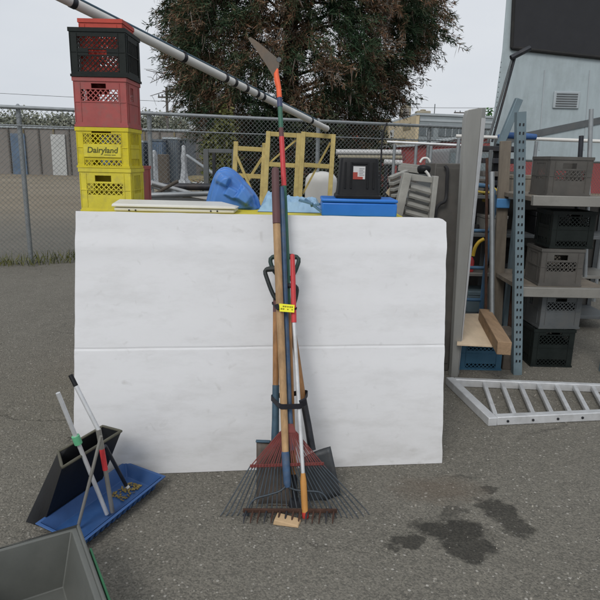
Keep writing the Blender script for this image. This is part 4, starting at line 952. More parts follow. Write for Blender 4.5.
mb = MB(); mb.tube(spline([at(445, 166, 4.07), at(447.5, 170, 4.06), at(447, 180, 4.06), at(446.5, 193, 4.06), at(445, 201, 4.05), at(440, 204, 4.06), at(436.5, 209, 4.06), at(435, 220, 4.06)]), .012, 8); mb.build('cable', M['cable'], t, smooth=60)
# pot on cabinet pile
p = at(424, 168.5, 3.95)
t = thing('kettle_pot', p, 'round black pot with white bent handle on top of the stair section', 'pot')
mb = MB(); mb.lathe([(.01, -.035), (.03, -.034), (.042, -.02), (.045, 0), (.042, .012), (.03, .02), (.01, .024)], p, 20); mb.build('body', M['black_plastic'], t, smooth=60)
mb = MB(); mb.tube(spline([at(420, 162.5, 3.93), at(423, 158.5, 3.93), at(427.5, 158.5, 3.93), at(430, 162, 3.93)]), .0075, 8); mb.build('handle', M['white_enamel'], t, smooth=60)
mb = MB(); mb.tube(spline([at(425.5, 171, 3.88), at(428, 174, 3.88), at(430, 178, 3.88)]), .009, 8); mb.build('spout', M['white_enamel'], t, smooth=60)
mb = MB(); mb.box(p.x - .04, p.x + .04, 3.91, 3.99, 0, p.z - .036); mb.build('stand', M['steel_grey'], t)

labs = ['topmost grey steel length of the stack behind the stair section', 'second grey steel length from the top of the stack', 'third grey steel length from the top of the stack', 'fourth grey steel length, lower in the stack', 'fifth grey steel length near the bottom of the stack', 'lowest grey steel length of the stack']
for k in range(6):
    a, b = at(400 + (k % 2) * 3, 168 + k * 6.5, 4.75 + .02 * k), at(441 + (k % 3) * 2, 173 + k * 6.5, 4.55 + .02 * k); mb = MB(); mb.bar(a, b, .07, .045); mb.bar(a + Vector((0, -.03, .03)), b + Vector((0, -.03, .03)), .008, .02)
    tag(mb.build('steel_length', M[('slat_grey', 'galv', 'cabinet_grey')[k % 3]], base=a, bevel=.003), labs[k], 'steel length', 'steel lengths stacked behind the stair section')
for px in (403, 436):
    p = at(px, 204, 4.66); mb = MB(); mb.box(p.x - .03, p.x + .03, 4.6, 4.9, 0, p.z - .03); tag(mb.build('support_stand', M['steel_grey'], base=(p.x, 4.75, 0)), 'grey stand under the %s end of the steel lengths' % ('left' if px == 403 else 'right'), 'stand')
for i, (px0, py0, px1, r_, Yq, m_, lab) in enumerate(((487, 158, 478, .012, 4.8, 'rust', 'rusty thin rod leaning between beam and plank'), (492, 172, 484, .02, 4.7, 'galv', 'galvanised tube standing left of the weathered plank')  )):
    a = at(px0, py0, Yq); b = Vector((at(px1, 300, Yq).x, Yq - .25, bz + .0215)); mb = MB(); mb.tube([b, a], r_, 8); tag(mb.build('steel_rod', M[m_], base=b, smooth=60), lab, 'rod')
# light scrap boards behind the case
for i, (pp, m_, lab) in enumerate(((((388, 179), (395, 176), (400, 190), (393, 196)), 'slat_grey', 'grey scrap board tilted behind the right end of the blue case'), (((386, 193), (394, 182), (397, 184), (390, 197)), 'bld_cream', 'cream scrap board tilted behind the black tote'))):
    Yq = 4.6 + i * .06; mb = MB(); q = [at(x, y, Yq) for x, y in pp]; t = thing('scrap_board', (q[0].x, Yq, 0), lab, 'board'); mb.prism(q, (0, .02, 0)); mb.build('board', M[m_], t)
    mb = MB(); c_ = sum(q, Vector()) / 4; mb.box(c_.x - .02, c_.x + .02, Yq + .022, Yq + .05, 0, c_.z); mb.build('prop', M['post_wood'], t)
for k, lab in enumerate(('topmost pale thin slat fanned out left of the stair section', 'second pale thin slat from the top of the fan', 'third pale thin slat from the top of the fan', 'lowest pale thin slat of the fan')):
    a, b = at(390 + k, 178 + k * 6, 4.3), at(407 + k * .5, 171 + k * 6.5, 4.4); mb = MB(); mb.bar(a, b, .045, .02); tag(mb.build('scrap_plank', M['slat_grey'], base=a, bevel=.002), lab, 'slat', 'pale slats left of the stair section')
p = at(398, 197, 4.38); mb = MB(); mb.box(p.x - .05, p.x + .02, 4.42, 4.48, 0, at(398, 178, 4.4).z); tag(mb.build('slat_stand', M['post_wood'], base=(p.x, 4.4, 0)), 'dark post carrying the fan of pale slats', 'post')
# low barrier with white rail
t = thing('barrier_rail', at(430, 143, 7.6).xy.to_3d(), 'low galvanised barrier with a pale top rail right of the fence', 'barrier')
a, b = at(387, 141.8, 7.8), at(470, 145.8, 7.6); mb = MB(); mb.tube([a, b], .017, 10); mb.build('top_rail', M['alu_pale'], t, smooth=60)
for px in (395, 417, 432, 462):
    s = (px - 387) / 83; p = a.lerp(b, s); mb = MB(); mb.tube([Vector((p.x, p.y, 0)), p - Vector((0, 0, .024))], .02, 8); mb.build('post', M['galv'], t, smooth=60)
t = thing('barrier_rail', at(500, 139, 6.6).xy.to_3d(), 'higher barrier rail with bright white top at the right edge', 'barrier')
a, b = at(456, 136, 6.7), at(620, 142, 6.5); mb = MB(); mb.tube([a, b], .019, 10); mb.build('top_rail', M['white_enamel'], t, smooth=60)
for s in (.02, .5, .98):
    p = a.lerp(b, s); mb = MB(); mb.tube([Vector((p.x, p.y, 0)), p - Vector((0, 0, .024))], .02, 8); mb.build('post', M['galv'], t, smooth=60)

# ---------------------------------------------------------------- yellow frames
YF = 6.9
def yframe(pl, pr, ytop_l, ytop_r, mids, label, xb=None, Y=YF, shl=0):
    tl, tr = at(pl, ytop_l, Y), at(pr, ytop_r, Y)
    bl = Vector((tl.x - .06, Y - .25, .0)); br = Vector((tr.x - .06, Y - .25, 0))
    t = thing('scaffold', (bl + br) / 2, label, 'scaffold', 'yellow steel frames')
    for p, q in ((bl, tl), (br, tr)): mb = MB(); mb.bar(p, q, .05, .05, up=(0, 1, 0)); mb.build('stile', M['yellow_frame'], t, bevel=.003)
    e = (tr - tl).normalized() * .026
    for f in [1.0 - .025 / tl.z] + mids:
        p, q = bl.lerp(tl, f), br.lerp(tr, f); mb = MB(); mb.bar(p + e, q - e, .04, .05); mb.build('rail', M['yellow_frame'], t, bevel=.003)
    return t, bl, br, tl, tr
zf = lambda px, py: at(px, py, YF).z
t, bl, br, tl, tr = yframe(268.5, 299, 131.5, 133.5, [.8, .45, .12], 'tall yellow steel frame left of its taller twin, behind the rake grip')
mb = MB(); mb.bar(bl.lerp(tl, .81) + Vector((.03, .028, 0)), br.lerp(tr, .96) + Vector((-.03, .028, 0)), .012, .02); mb.build('brace', M['yellow_frame'], t)
t, bl, br, tl, tr = yframe(303.5, 333.5, 132, 134.5, [.8, .45, .12], 'tall yellow steel frame at right, next to the white tank')
mb = MB(); mb.bar(bl.lerp(tl, .62) + Vector((.03, .028, 0)), br.lerp(tr, .95) + Vector((-.03, .028, 0)), .012, .02); mb.build('brace', M['yellow_frame'], t)
t, bl, br, tl, tr = yframe(236, 264.5, 146, 147.5, [.8, .4, .1], 'shorter yellow steel frame with crossed braces beside the blue tub')
tl_ = tl.copy(); tr_ = tr.copy()
for p, q, o in ((bl.lerp(tl, .93), br.lerp(tr, .58), -.0), (bl.lerp(tl, .62), br.lerp(tr, .93), .02)):
    mb = MB(); mb.bar(p + Vector((.02, -.035 + o, 0)), q + Vector((-.02, -.035 + o, 0)), .012, .028); mb.build('brace', M['yellow_frame'], t)
for p in (tl, tr): mb = MB(); mb.bar(p, p + Vector((0, 0, .05)), .05, .05, up=(0, 1, 0)); mb.build('post_top', M['yellow_frame'], t, bevel=.003)
# white tank
p = at(321, 190, 7.6); zt = at(321, 171.5, 7.6).z; r_ = (at(337, 190, 7.6).x - at(305, 190, 7.6).x) / 2
t = thing('water_tank', (p.x, 7.6, 0), 'white domed tank standing behind the right yellow frame', 'tank')
mb = MB(); mb.lathe([(r_ * .96, .02), (r_, .04), (r_, zt - .14), (r_ * .95, zt - .08), (r_ * .75, zt - .03), (r_ * .3, zt), (.02, zt + .003)], (p.x, 7.6, 0), 32); mb.build('body', M['white_enamel'], t, smooth=50)
mb = MB(); mb.tube([(p.x - .05, 7.55, zt - .01), (p.x - .05, 7.55, zt + .05)], .02, 8); mb.build('outlet', M['galv'], t)
mb = MB(); mb.lathe([(r_ * 1.01, 0), (r_ * 1.01, .012), (r_ * 1.01, .02)], (p.x, 7.6, zt * .55), 32); mb.build('band', M['alu_dull'], t)

# grey gate frame by the tub
t = thing('gate_frame', at(220, 150, 7.2).xy.to_3d(), 'grey square tube gate frame standing behind the blue tub', 'gate')
a, b = at(206, 149, 7.2), at(234, 149.5, 7.2)
for p, w_b, m_ in ((a, .06, 'steel_grey'), (b, .05, 'steel_grey'), (a.lerp(b, .28) - Vector((0, 0, .045)), .035, 'dark_metal')):
    mb = MB(); mb.bar(Vector((p.x, p.y, 0)), p, w_b, .05, up=(0, 1, 0)); mb.build('post', M[m_], t, bevel=.003)
mb = MB(); mb.bar(a + Vector((.032, 0, -.02)), b + Vector((-.027, 0, -.02)), .05, .045); mb.build('top_rail', M['steel_grey'], t, bevel=.003)
mb = MB(); mb.bar(Vector((a.x + .032, 7.2, .12)), Vector((b.x - .027, 7.2, .12)), .05, .045); mb.build('bottom_rail', M['steel_grey'], t, bevel=.003)

# pipes and scrap at left on trestles
ZP = 1.235; YP = 5.0
t = thing('trestle', (-1.0, YP, 0), 'steel trestle carrying the scrap pipes beside the yellow crates', 'trestle')
xa, xb_ = at(140, 198, YP).x, at(216, 198, YP).x
zt_ = at(175, 199, YP).z
for y in (YP - .2, YP + .5):
    mb = MB(); mb.box(xa - .15, xb_ + .1, y - .02, y + .02, zt_ - .05, zt_); mb.build('beam', M['steel_grey'], t, bevel=.003)
    for x in (xa - .1, xa + .3, xb_ + .05): mb = MB(); mb.bar((x, y, 0), (x, y, zt_ - .05), .035, .035, up=(0, 1, 0)); mb.build('leg', M['steel_grey'], t)
pips = [((151, 183), (203, 197.5), .026, 'alu', 4.95, 5.2, 'straight silver pipe slanting down across the scrap pile'), ((140, 181), (182, 196), .02, 'galv', 5.15, 5.0, 'thin galvanised pipe at the left of the scrap pile'), ((140, 195.5), (214, 193.5), .022, 'galv', 4.85, 4.85, 'grey pipe lying level along the front of the scrap pile'), ((128, 194), (216, 196.5), .02, 'alu_dull', 5.05, 5.05, 'dull pipe lying level at the bottom of the scrap pile'), ((160, 186.5), (214, 187), .034, 'dark_metal', 5.45, 5.45, 'thick black pipe lying at the back of the scrap pile'), ((150, 197), (178, 181), .015, 'post_wood', 4.98, 4.98, 'dark stick crossing over the silver pipe'), ((124, 188.5), (150, 190), .026, 'galv', 5.3, 5.3, 'galvanised pipe at the back left of the scrap pile')]
for a, b, r_, m_, ya, yb2, lab in pips:
    mb = MB(); mb.tube([at(*a, ya), at(*b, yb2)], r_, 10); tag(mb.build('scrap_pipe', M[m_], base=at(*a, ya), smooth=60), lab, 'pipe', 'scrap pipes on the trestle')
mb = MB(); q = [at(x, y, 5.1) for x, y in ((143, 193), (150, 180), (154, 179), (152, 188), (147, 197))]; mb.prism(q, (0, .02, 0)); tag(mb.build('scrap_plate', M['steel_blue'], base=q[0]), 'blue grey bent plate standing in the scrap pile', 'plate')
mb = MB(); q = [at(x, y, 5.02) for x, y in ((186, 196), (203, 193.5), (212, 197), (206, 199.5))]; mb.prism(q, (0, .06, .0)); tag(mb.build('scrap_sheet', M['white_enamel'], base=q[0]), 'off white sheet lying at the right of the scrap pile', 'sheet')
a, b = at(187, 155.5, 7.9), at(206, 168.5, 7.6); mb = MB(); mb.tube([b - (a - b) * 1.5, a], .022, 8); tag(mb.build('leaning_pipe', M['galv'], base=a, smooth=60), 'grey pipe leaning on the fence left of the gate frame', 'pipe')
# white pipes behind fence at middle right
for i, (a, b, r_, Yq, lab) in enumerate((((336, 152), (401, 152.5), .05, 11, 'long white pipe on the stack beyond the fence'), ((338, 157), (402, 157.5), .035, 10.9, 'dull green pipe under the long white pipe'), ((384, 162), (402, 163), .05, 10.8, 'short white pipe end under the long white pipe'))):
    t = thing('white_pipe', at(*a, Yq), lab, 'pipe', 'pipes stacked beyond the fence'); A2, B2 = at(*a, Yq), at(*b, Yq)
    mb = MB(); mb.tube([A2, B2], r_, 12); mb.build('barrel', M['label_white'] if i != 1 else M['unit_tan'], t, smooth=60)
    for s in (.15, .85): p = A2.lerp(B2, s); mb = MB(); mb.box(p.x - .03, p.x + .03, Yq - .03 + .01 * i, Yq + .03 + .01 * i, 0, p.z - r_ * .9); mb.build('stand', M['dark_metal'], t)

# ---------------------------------------------------------------- mast pole crossing above
A2, B2 = at(326.5, 128.5, 6.85), at(140, 36, 4.45)
d_ = (B2 - A2); E2 = B2 + d_ * .95
t = thing('mast_pole', A2, 'long white tube with dark bands slanting over the crates down to the yellow frames', 'mast')
mb = MB(); mb.tube([A2, E2], .032, 16); mb.build('tube', M['white_enamel'], t, smooth=60)
upn = Vector((0, 0, 1)); upn = (upn - d_.normalized() * upn.dot(d_.normalized())).normalized()
sd = Vector((0, -.45, 0)); off = (upn * .036 + Vector((0, -.004, 0)))
mb = MB(); mb.tube([A2 + off + d_ * .08, E2 + off], .0125, 8); mb.build('track', M['blue_socket'], t, smooth=60)
mb = MB(); mb.tube([A2 + off * .8 + Vector((0, .03, 0)) + d_ * .3, E2 + off * .8 + Vector((0, .03, 0))], .012, 8); mb.build('cord', M['blue_handle'], t, smooth=60)
for s in (.13, .36, .455, .49, .55, .61, .655, .84, 1.2, 1.6):
    p = A2.lerp(B2, s); dd = d_.normalized(); mb = MB(); mb.tube([p - dd * .018, p + dd * .018], .0352, 16); mb.tube([p - dd * .015 + off, p + dd * .015 + off], .016, 8); mb.build('band', M['dark_metal'], t, smooth=60)
mb = MB(); mb.tube([A2 - d_.normalized() * .01, A2], .034, 16); mb.build('end_cap', M['label_white'], t)

# ---------------------------------------------------------------- chain link fence
FL, FR = at(140, 113, 8.5), at(460, 128, 10.2)
FH = (FL.z + FR.z) / 2
fdir = Vector((FR.x - FL.x, FR.y - FL.y, 0)); FLn = fdir.length; fdir.normalize(); f0 = Vector((FL.x, FL.y, 0)) - fdir * 4.2; FT = FLn + 7.4
fn = Vector((fdir.y, -fdir.x, 0))
t = thing('chain_link_fence', f0 + fdir * FT / 2, 'tall galvanised chain link fence running across behind the yard', 'fence')
mb = MB(); mb.tube([f0 + Vector((0, 0, FL.z)), f0 + fdir * FT + Vector((0, 0, FL.z))], .026, 10); mb.build('top_rail', M['galv'], t, smooth=60)
z2 = at(145, 130, 8.5).z
mb = MB(); mb.tube([f0 + Vector((0, 0, z2)) - fn * .0, f0 + fdir * FT + Vector((0, 0, z2))], .011, 8); mb.build('tension_rail', M['galv'], t, smooth=60)
mb = MB(); zt2 = FL.z - .01; pitch = .066; hgt = zt2 - .03; n = int(FT / pitch)
for fam in (1, -1):
    o = fn * (.031 + .003 * fam)
    for k in range(-int(hgt / pitch) - 1, n + int(hgt / pitch) + 2):
        u0 = k * pitch; v0, v1 = 0, hgt
        ua, ub = u0, u0 + fam * hgt
        if fam == 1:
            if ua < 0: v0 = -ua; ua = 0
            if ub > FT: v1 = FT - u0; ub = FT
        else:
            if ua > FT: v0 = ua - FT; ua = FT
            if ub < 0: v1 = u0; ub = 0
        if v1 - v0 < .05: continue
        p, q = f0 + fdir * ua + o + Vector((0, 0, .03 + v0)), f0 + fdir * ub + o + Vector((0, 0, .03 + v1))
        mb.tube([p, q], .0023, 3, False)
mb.build('wire_mesh', M['galv_wire'], t, smooth=0)
pxs = []
uL = (Vector((at(150.5, 150, 8.55).x, at(150.5, 150, 8.55).y, 0)) - f0).dot(fdir)
# post positions along the line
def u_for_px(px):
    best = None
    for i in range(4000):
        u = FT * i / 4000; p = f0 + fdir * u + Vector((0, 0, 1.7)) - CAM
        x = 300 + FP * p.dot(RC) / p.dot(FW)
        if best is None or abs(x - px) < best[0]: best = (abs(x - px), u)
    return best[1]
ups = [u_for_px(px) for px in (20, 150.5, 319, 430, 540)]
for u in ups:
    p = f0 + fdir * u - fn * .036 * 0; mb = MB(); mb.tube([p + fn * -.06, p + fn * -.06 + Vector((0, 0, FL.z + .02))], .032, 10); mb.tube([p + fn * -.06 + Vector((0, 0, FL.z + .02)), p + fn * -.06 + Vector((0, 0, FL.z + .05))], [.036, .01], 10); mb.build('post', M['galv'], t, smooth=60)
    mb = MB(); mb.lathe([(.034, -.02), (.036, -.02), (.036, .02), (.034, .02)], p + fn * -.06 + Vector((0, 0, FL.z - .1)), 12); mb.build('clamp', M['galv'], t)
mb = MB(); u = u_for_px(383); p = f0 + fdir * u + fn * .05; a = at(382, 141, p.y); b = at(383, 132, p.y); c = at(387, 123, p.y)
mb.tube([Vector((a.x, p.y, 0)), a, b, c], .014, 8); tag(mb.build('bent_rod', M['dark_metal'], base=(a.x, p.y, 0), smooth=60), 'dark rod with bent top standing against the fence near the warehouse', 'rod')

# ---------------------------------------------------------------- vegetation
def quads(name, P, D, W, LN, m, parent=None, base=(0, 0, 0)):
    """P centres, D directions, W widths, LN lengths -> bent narrow leaves, two quads each"""
    n = len(P); D = D / (np.linalg.norm(D, axis=1, keepdims=True) + 1e-9)
    rv = rng.normal(size=(n, 3)); S = np.cross(D, rv); S /= np.linalg.norm(S, axis=1, keepdims=True) + 1e-9
    w = W[:, None] * .5; l = LN[:, None]
    V = np.stack([P - S * w * .5, P + S * w * .5, P + D * l * .55 + S * w, P + D * l * .55 - S * w, P + D * l + S * w * .15, P + D * l - S * w * .15], 1)
    V -= np.array(base); V = V.reshape(-1, 3)
    i = np.arange(n)[:, None] * 6; F = np.concatenate([np.stack([i[:, 0] + k for k in (0, 1, 2, 3)], 1), np.stack([i[:, 0] + k for k in (3, 2, 4, 5)], 1)])
    me = bpy.data.meshes.new(name); me.vertices.add(len(V)); me.vertices.foreach_set('co', V.ravel()); me.loops.add(F.size); me.loops.foreach_set('vertex_index', F.ravel().astype(np.int32))
    me.polygons.add(len(F)); me.polygons.foreach_set('loop_start', np.arange(0, F.size, 4, dtype=np.int32)); me.polygons.foreach_set('loop_total', np.full(len(F), 4, np.int32)); me.update(calc_edges=True); me.validate()
    me.materials.append(m); o = bpy.data.objects.new(name, me); C.objects.link(o)
    if parent: o.parent = parent
    else: o.location = base
    return o
def spruce():
    Yb = 14.5; bx = (at(291, 60, Yb)).x
    base = (bx, Yb, 0)
    t = thing('evergreen_tree', base, 'large dense evergreen tree with rusty brown tinged sprays behind the fence', 'tree')
    mb = MB(); mb.tube([(bx, Yb, 0), (bx + .03, Yb, 2), (bx - .02, Yb, 5), (bx, Yb, 9.6)], [.26, .21, .14, .02], 12); mb.build('trunk', M['bark'], t, smooth=60)
    zs = [0, .6, 1.5, 2.3, 2.9, 3.4, 4.0, 5.0, 6.0, 7.0, 8.5, 9.6]; Ls = [1.6, 1.8, 2.0, 2.4, 2.9, 3.5, 4.0, 4.15, 3.8, 3.1, 1.6, .3]
    P, D, W, LN = [], [], [], []; P2, D2, W2, LN2 = [], [], [], []; limbs = MB()
    zs = [0, .8, 1.6, 2.2, 2.7, 3.2, 3.8, 4.5, 5.5, 7, 8.5, 9.6]; Ls = [1.6, 1.75, 1.8, 1.85, 2.15, 2.7, 3.05, 3.15, 3.15, 2.6, 1.5, .3]
    def rad(z, a):
        return float(np.interp(z, zs, Ls)) * (.92 + .3 * mnoise.noise(Vector((math.cos(a) * 1.6, math.sin(a) * 1.6, z * .9))) + .16 * mnoise.noise(Vector((math.cos(a) * 5, math.sin(a) * 5, z * 2.6))))
    for k in range(70):
        z = random.uniform(.6, 8.8); a = random.uniform(0, 2 * math.pi); L0 = rad(z, a) * .8
        pts = [Vector((bx + L0 * q * math.cos(a), Yb + L0 * q * math.sin(a), z - .5 * (1 - q) + .15 * math.sin(q * 3) - .2 * q * q)) for q in [i / 6 for i in range(7)]]
        limbs.tube(pts, [.035 * (1 - i / 7) + .005 for i in range(7)], 5, False)
    n_pl = 0
    while n_pl < 5200:
        z = random.uniform(.3, 9.4); a = random.uniform(0, 2 * math.pi); r0_ = rad(z, a)
        if random.random() > r0_ / 3.5: continue
        if math.sin(a) > .3 and random.random() < .72: continue     # fewer on the far side
        q = random.choice((random.uniform(.3, .9), random.uniform(.72, 1.0), random.uniform(.85, 1.0))) * r0_
        n_pl += 1
        o_ = Vector((bx + q * math.cos(a), Yb + q * math.sin(a), z)); rd = Vector((math.cos(a), math.sin(a), 0))
        ax = (rd * random.uniform(.3, 1) + Vector((random.gauss(0, .4), random.gauss(0, .4), random.uniform(-.75, .35)))).normalized()
        pl = random.uniform(.3, .72); nl = int(pl * 135)
        side = ax.cross(Vector((random.gauss(0, 1), random.gauss(0, 1), random.gauss(0, 1)))).normalized()
        for i in range(nl):
            f = random.random(); p = o_ + ax * pl * f + Vector((0, 0, -.25 * pl * f * f))
            p += side * random.gauss(0, .085) * (1.1 - f) + Vector((random.gauss(0, .025), random.gauss(0, .025), random.gauss(0, .03)))
            dn_ = ax * random.uniform(.2, 1) + Vector((random.gauss(0, .5), random.gauss(0, .5), random.uniform(-.9, .35)))
            P.append(p); D.append(dn_); W.append(random.uniform(.011, .023)); LN.append(random.uniform(.05, .15))
    limbs.build('branches', M['bark'], t, smooth=0)
    n0_ = len(P)
    for _ in range(9000):
        i = random.randrange(n0_); P2.append(tuple(P[i])); D2.append((random.gauss(0, .22), random.gauss(0, .22), -1)); W2.append(random.uniform(.008, .016)); LN2.append(random.uniform(.12, .32))
    quads('dead_twigs', np.array(P2), np.array(D2), np.array(W2), np.array(LN2), M['deadtwig'], t, base)
    P = np.array([tuple(p) for p in P]); D = np.array([tuple(p) for p in D])
    quads('crown', P, D, np.array(W), np.array(LN), M['spruce'], t, base)
    print('spruce leaves', len(P))
    # bare dead twigs at lower left
    tw = MB()
    for (a, pl) in (((195, 85), [(160, 78), (172, 92), (150, 96), (176, 103), (163, 108)]), ((190, 75), [(150, 83), (146, 70)])):
        A = at(*a, 14.3)
        for b in pl:
            B = at(*b, 14.0 + random.uniform(-.3, .3)); mid = A.lerp(B, .5) + Vector((0, 0, random.uniform(-.15, .12))); tw.tube(spline([A, mid, B], 4), [.018 - .0015 * i for i in range(9)], 5)
            for _ in range(7):
                f = random.uniform(.3, 1); p = A.lerp(mid, f * 2) if f < .5 else mid.lerp(B, f * 2 - 1); e = p + Vector((random.uniform(-.35, .1), random.uniform(-.2, .2), random.uniform(-.3, .15))); tw.tube([p, p.lerp(e, .5) + Vector((0, 0, .03)), e], [.006, .005, .003], 4)
    tw.build('bare_twigs', M['twig'], t, smooth=60)
spruce()
def bush(name, cx, cy, rx, ry, rz, n, m, label, cat='shrub', w=(.03, .06), l=(.05, .11), z0=0.0, kind=None, stems=True, cl=14):
    base = (cx, cy, 0); t = thing(name, base, label, cat) if not kind else None
    P = []; cl_ = [(random.gauss(0, .42), random.gauss(0, .42), random.uniform(.1, .92), random.uniform(.22, .4)) for _ in range(cl)]
    while len(P) < n:
        a = random.choice(cl_); v = Vector((random.gauss(0, 1), random.gauss(0, 1), random.gauss(0, 1))).normalized() * a[3] * random.uniform(.3, 1) ** .5
        x, y, z = a[0] + v.x, a[1] + v.y, a[2] + v.z * .6
        if z < 0: continue
        P.append((cx + rx * x, cy + ry * y, z0 + rz * z))
    P = np.array(P); D = rng.normal(size=P.shape); D[:, 2] *= .7
    o = quads('foliage' if t else name, P, D, rng.uniform(*w, n), rng.uniform(*l, n), m, t, base)
    if t and stems:
        mb = MB()
        for a in cl_: mb.tube([(cx + random.uniform(-.05, .05), cy + random.uniform(-.05, .05), 0), (cx + rx * a[0] * .5, cy + ry * a[1] * .5, z0 * .6 + rz * a[2] * .6), (cx + rx * a[0], cy + ry * a[1], z0 + rz * a[2])], [.03, .018, .006], 5)
        mb.build('stems', M['twig'], t, smooth=0)
    if kind: tag(o, label, cat, kind=kind)
    return o
p = at(222, 150, 11.5); bush('leafy_shrub', p.x, 11.6, .62, .5, 2.35, 5200, M['shrub'], 'yellow green shrub beyond the fence left of the big evergreen')
p = at(300, 170, 12); bush('dark_bush', p.x + .1, 12.6, 1.5, .7, 2.2, 9000, M['under'], 'dark evergreen bush below the big evergreen behind the yellow frames', 'bush', w=(.03, .06), l=(.06, .14), cl=30)
p = at(350, 170, 12); bush('brush_heap', p.x + .15, 11.9, 1.0, .5, 1.65, 4500, M['under'], 'dark brush heap beyond the fence behind the black tote', 'brush', w=(.02, .05), l=(.08, .2), cl=20)
# far tree line
P = []
for k in range(26):
    px = -40 + k * 13 + random.uniform(-5, 5); c = at(px, random.uniform(124, 130), 95); rr_ = random.uniform(1.3, 2.3)
    for _ in range(1500):
        v = Vector((random.gauss(0, 1), random.gauss(0, .6), random.gauss(0, .75))) * rr_ * .55
        q = c + v
        if q.z > .2: P.append(tuple(q))
    for _ in range(700): P.append((c.x + random.uniform(-2, 2), c.y + random.uniform(-1, 1), random.uniform(.2, c.z)))
P = np.array(P); n = len(P); D = rng.normal(size=P.shape)
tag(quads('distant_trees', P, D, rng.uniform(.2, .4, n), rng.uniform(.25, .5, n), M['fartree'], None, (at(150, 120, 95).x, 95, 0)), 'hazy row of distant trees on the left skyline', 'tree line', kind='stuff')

mb = MB()
for k in range(520):
    x = random.uniform(-1.6, 1.8); y = random.uniform(1.45, 4.6); r_ = random.choice((.002, .0025, .003, .0045)) * random.uniform(.7, 1.3)
    if -1.1 < x < .75 and y > 2.45: continue
    c = Vector((x, y, r_ * .5)); n_ = 6; lo = [c + Vector((r_ * math.cos(q) * random.uniform(.7, 1.3), r_ * math.sin(q) * random.uniform(.7, 1.3), -r_ * .45)) for q in [2 * math.pi * i / n_ for i in range(n_)]]
    mb.loft([lo, [c + (p - c) * .7 + Vector((0, 0, r_ * .9)) for p in lo]])
tag(mb.build('grit', mat('grit', (.3, .28, .24), .9, 0, .5, 3, 0), base=(0, 2.5, 0), smooth=0), 'loose grit scattered over the asphalt', 'grit', kind='stuff')
P = []
for k in range(170):
    u = random.uniform(0, FT); c = f0 + fdir * u - fn * random.uniform(-.1, .35)
    for _ in range(random.randint(6, 26)): P.append((c.x + random.gauss(0, .07), c.y + random.gauss(0, .07), 0))
P = np.array(P); n = len(P); D = rng.normal(size=P.shape) * .35; D[:, 2] = 1
tag(quads('weeds', P, D, rng.uniform(.006, .018, n), rng.uniform(.04, .2, n), M['shrub'], None, tuple(f0)), 'dry weeds growing along the foot of the fence', 'weeds', kind='stuff')

# ---------------------------------------------------------------- background buildings etc.
def building(name, label, x0, x1, ytop, Y, depth, m, roof=True, xw=()):
    a, b = at(x0, ytop, Y), at(x1, ytop, Y); zt = (a.z + b.z) / 2
    t = thing(name, ((a.x + b.x) / 2, Y, 0), label, 'building'); mb = MB(); mb.box(a.x, b.x, Y, Y + depth, 0, zt); mb.build('wall', m, t)
    mb = MB(); mb.box(a.x - .1, b.x + .1, Y - .1, Y + depth + .1, zt + .003, zt + .16); mb.build('roof', M['bld_trim'] if roof else m, t); return t, a, b, zt
t, a, b, zt = building('storage_shed', 'low taupe shed with blue grey stores in front, far behind the fence at left', -60, 189.5, 129, 44, 7, M['bld_taupe'])
for px in range(-50, 185, 15):
    p = at(px, 150, 44); mb = MB(); mb.box(p.x - .05, p.x + .05, 43.9, 43.98, .1, zt - .05); mb.build('panel_joint', M['bld_ochre'] if px % 2 else M['pole_wood'], t)
for px in (12, 52, 96):
    p, q = at(px, 146, 44), at(px + 14, 146, 44); mb = MB(); mb.box(p.x, q.x, 43.85, 43.97, 0, 2.9); mb.build('roller_door', M[('container_blue', 'bld_white', 'container')[px % 3]], t)
t, a, b, zt = building('white_building', 'small white building between shed and yellow green shrub', 189, 216, 124, 52, 6, M['bld_white'])
p, q = at(192, 140, 52), at(206, 150, 52); mb = MB(); mb.box(p.x, q.x, 51.93, 51.97, q.z, p.z); mb.build('window', M['bld_taupe'], t)
# containers / wrapped stacks
for i, (x0, x1, yt_, Y, m_, lab) in enumerate(((150, 162, 141, 32, 'container_blue', 'faded blue container nearest the fence post'), (163, 177, 139, 33, 'container', 'dark grey container left of the plastic wrapped stack'), (177, 186, 140, 34, 'container', 'slimmer dark grey container right of its neighbour'), (120, 143, 142, 32, 'container', 'dark container half hidden behind the crates'))):
    a, b = at(x0, yt_, Y), at(x1, yt_, Y); t = thing('container', (a.x, Y, 0), lab, 'container', 'containers far behind the fence'); mb = MB(); mb.box(a.x, b.x, Y, Y + 3, .15, a.z); mb.build('body', M[m_], t)
    mb = MB(); n = 7
    for k in range(n): xx = a.x + (b.x - a.x) * (k + .5) / n; mb.box(xx - .02, xx + .02, Y - .04, Y - .002, .25, a.z - .1)
    mb.build('rib', M[m_], t); mb = MB(); mb.box(a.x - .03, b.x + .03, Y - .06, Y + 3.03, a.z + .003, a.z + .1); mb.build('roof', M['bld_trim'] if i % 2 else M['container'], t)
    mb = MB(); mb.box(a.x, b.x, Y, Y + .2, 0, .147); mb.build('skid', M['post_wood'], t)
for i, (px, w_b, yt_, Y) in enumerate(((154, .17, 150, 30), (183.5, .14, 145, 30.5))):
    p = at(px, yt_, Y); mb = MB()
    rings = [[Vector((p.x + w_b * k * (math.cos(q) + .45 * math.sin(3 * q + 5 * z) * math.sin(7 * z + i)), Y + w_b * k * math.sin(q), z * p.z)) for q in [2 * math.pi * j / 16 for j in range(16)]] for z, k in ((0, 2.6), (.08, 2.2), (.2, 1.2), (.4, 1.0), (.55, .7), (.7, 1.0), (.85, .8), (.97, .6), (1, .2))]
    mb.loft(rings); tag(mb.build('wrapped_stack', M['wrap'], base=(p.x, Y, 0), smooth=40), ['pale plastic wrapped bundle in front of the faded blue container', 'pale plastic sheeting draped at the end of the dark containers'][i], 'bundle')
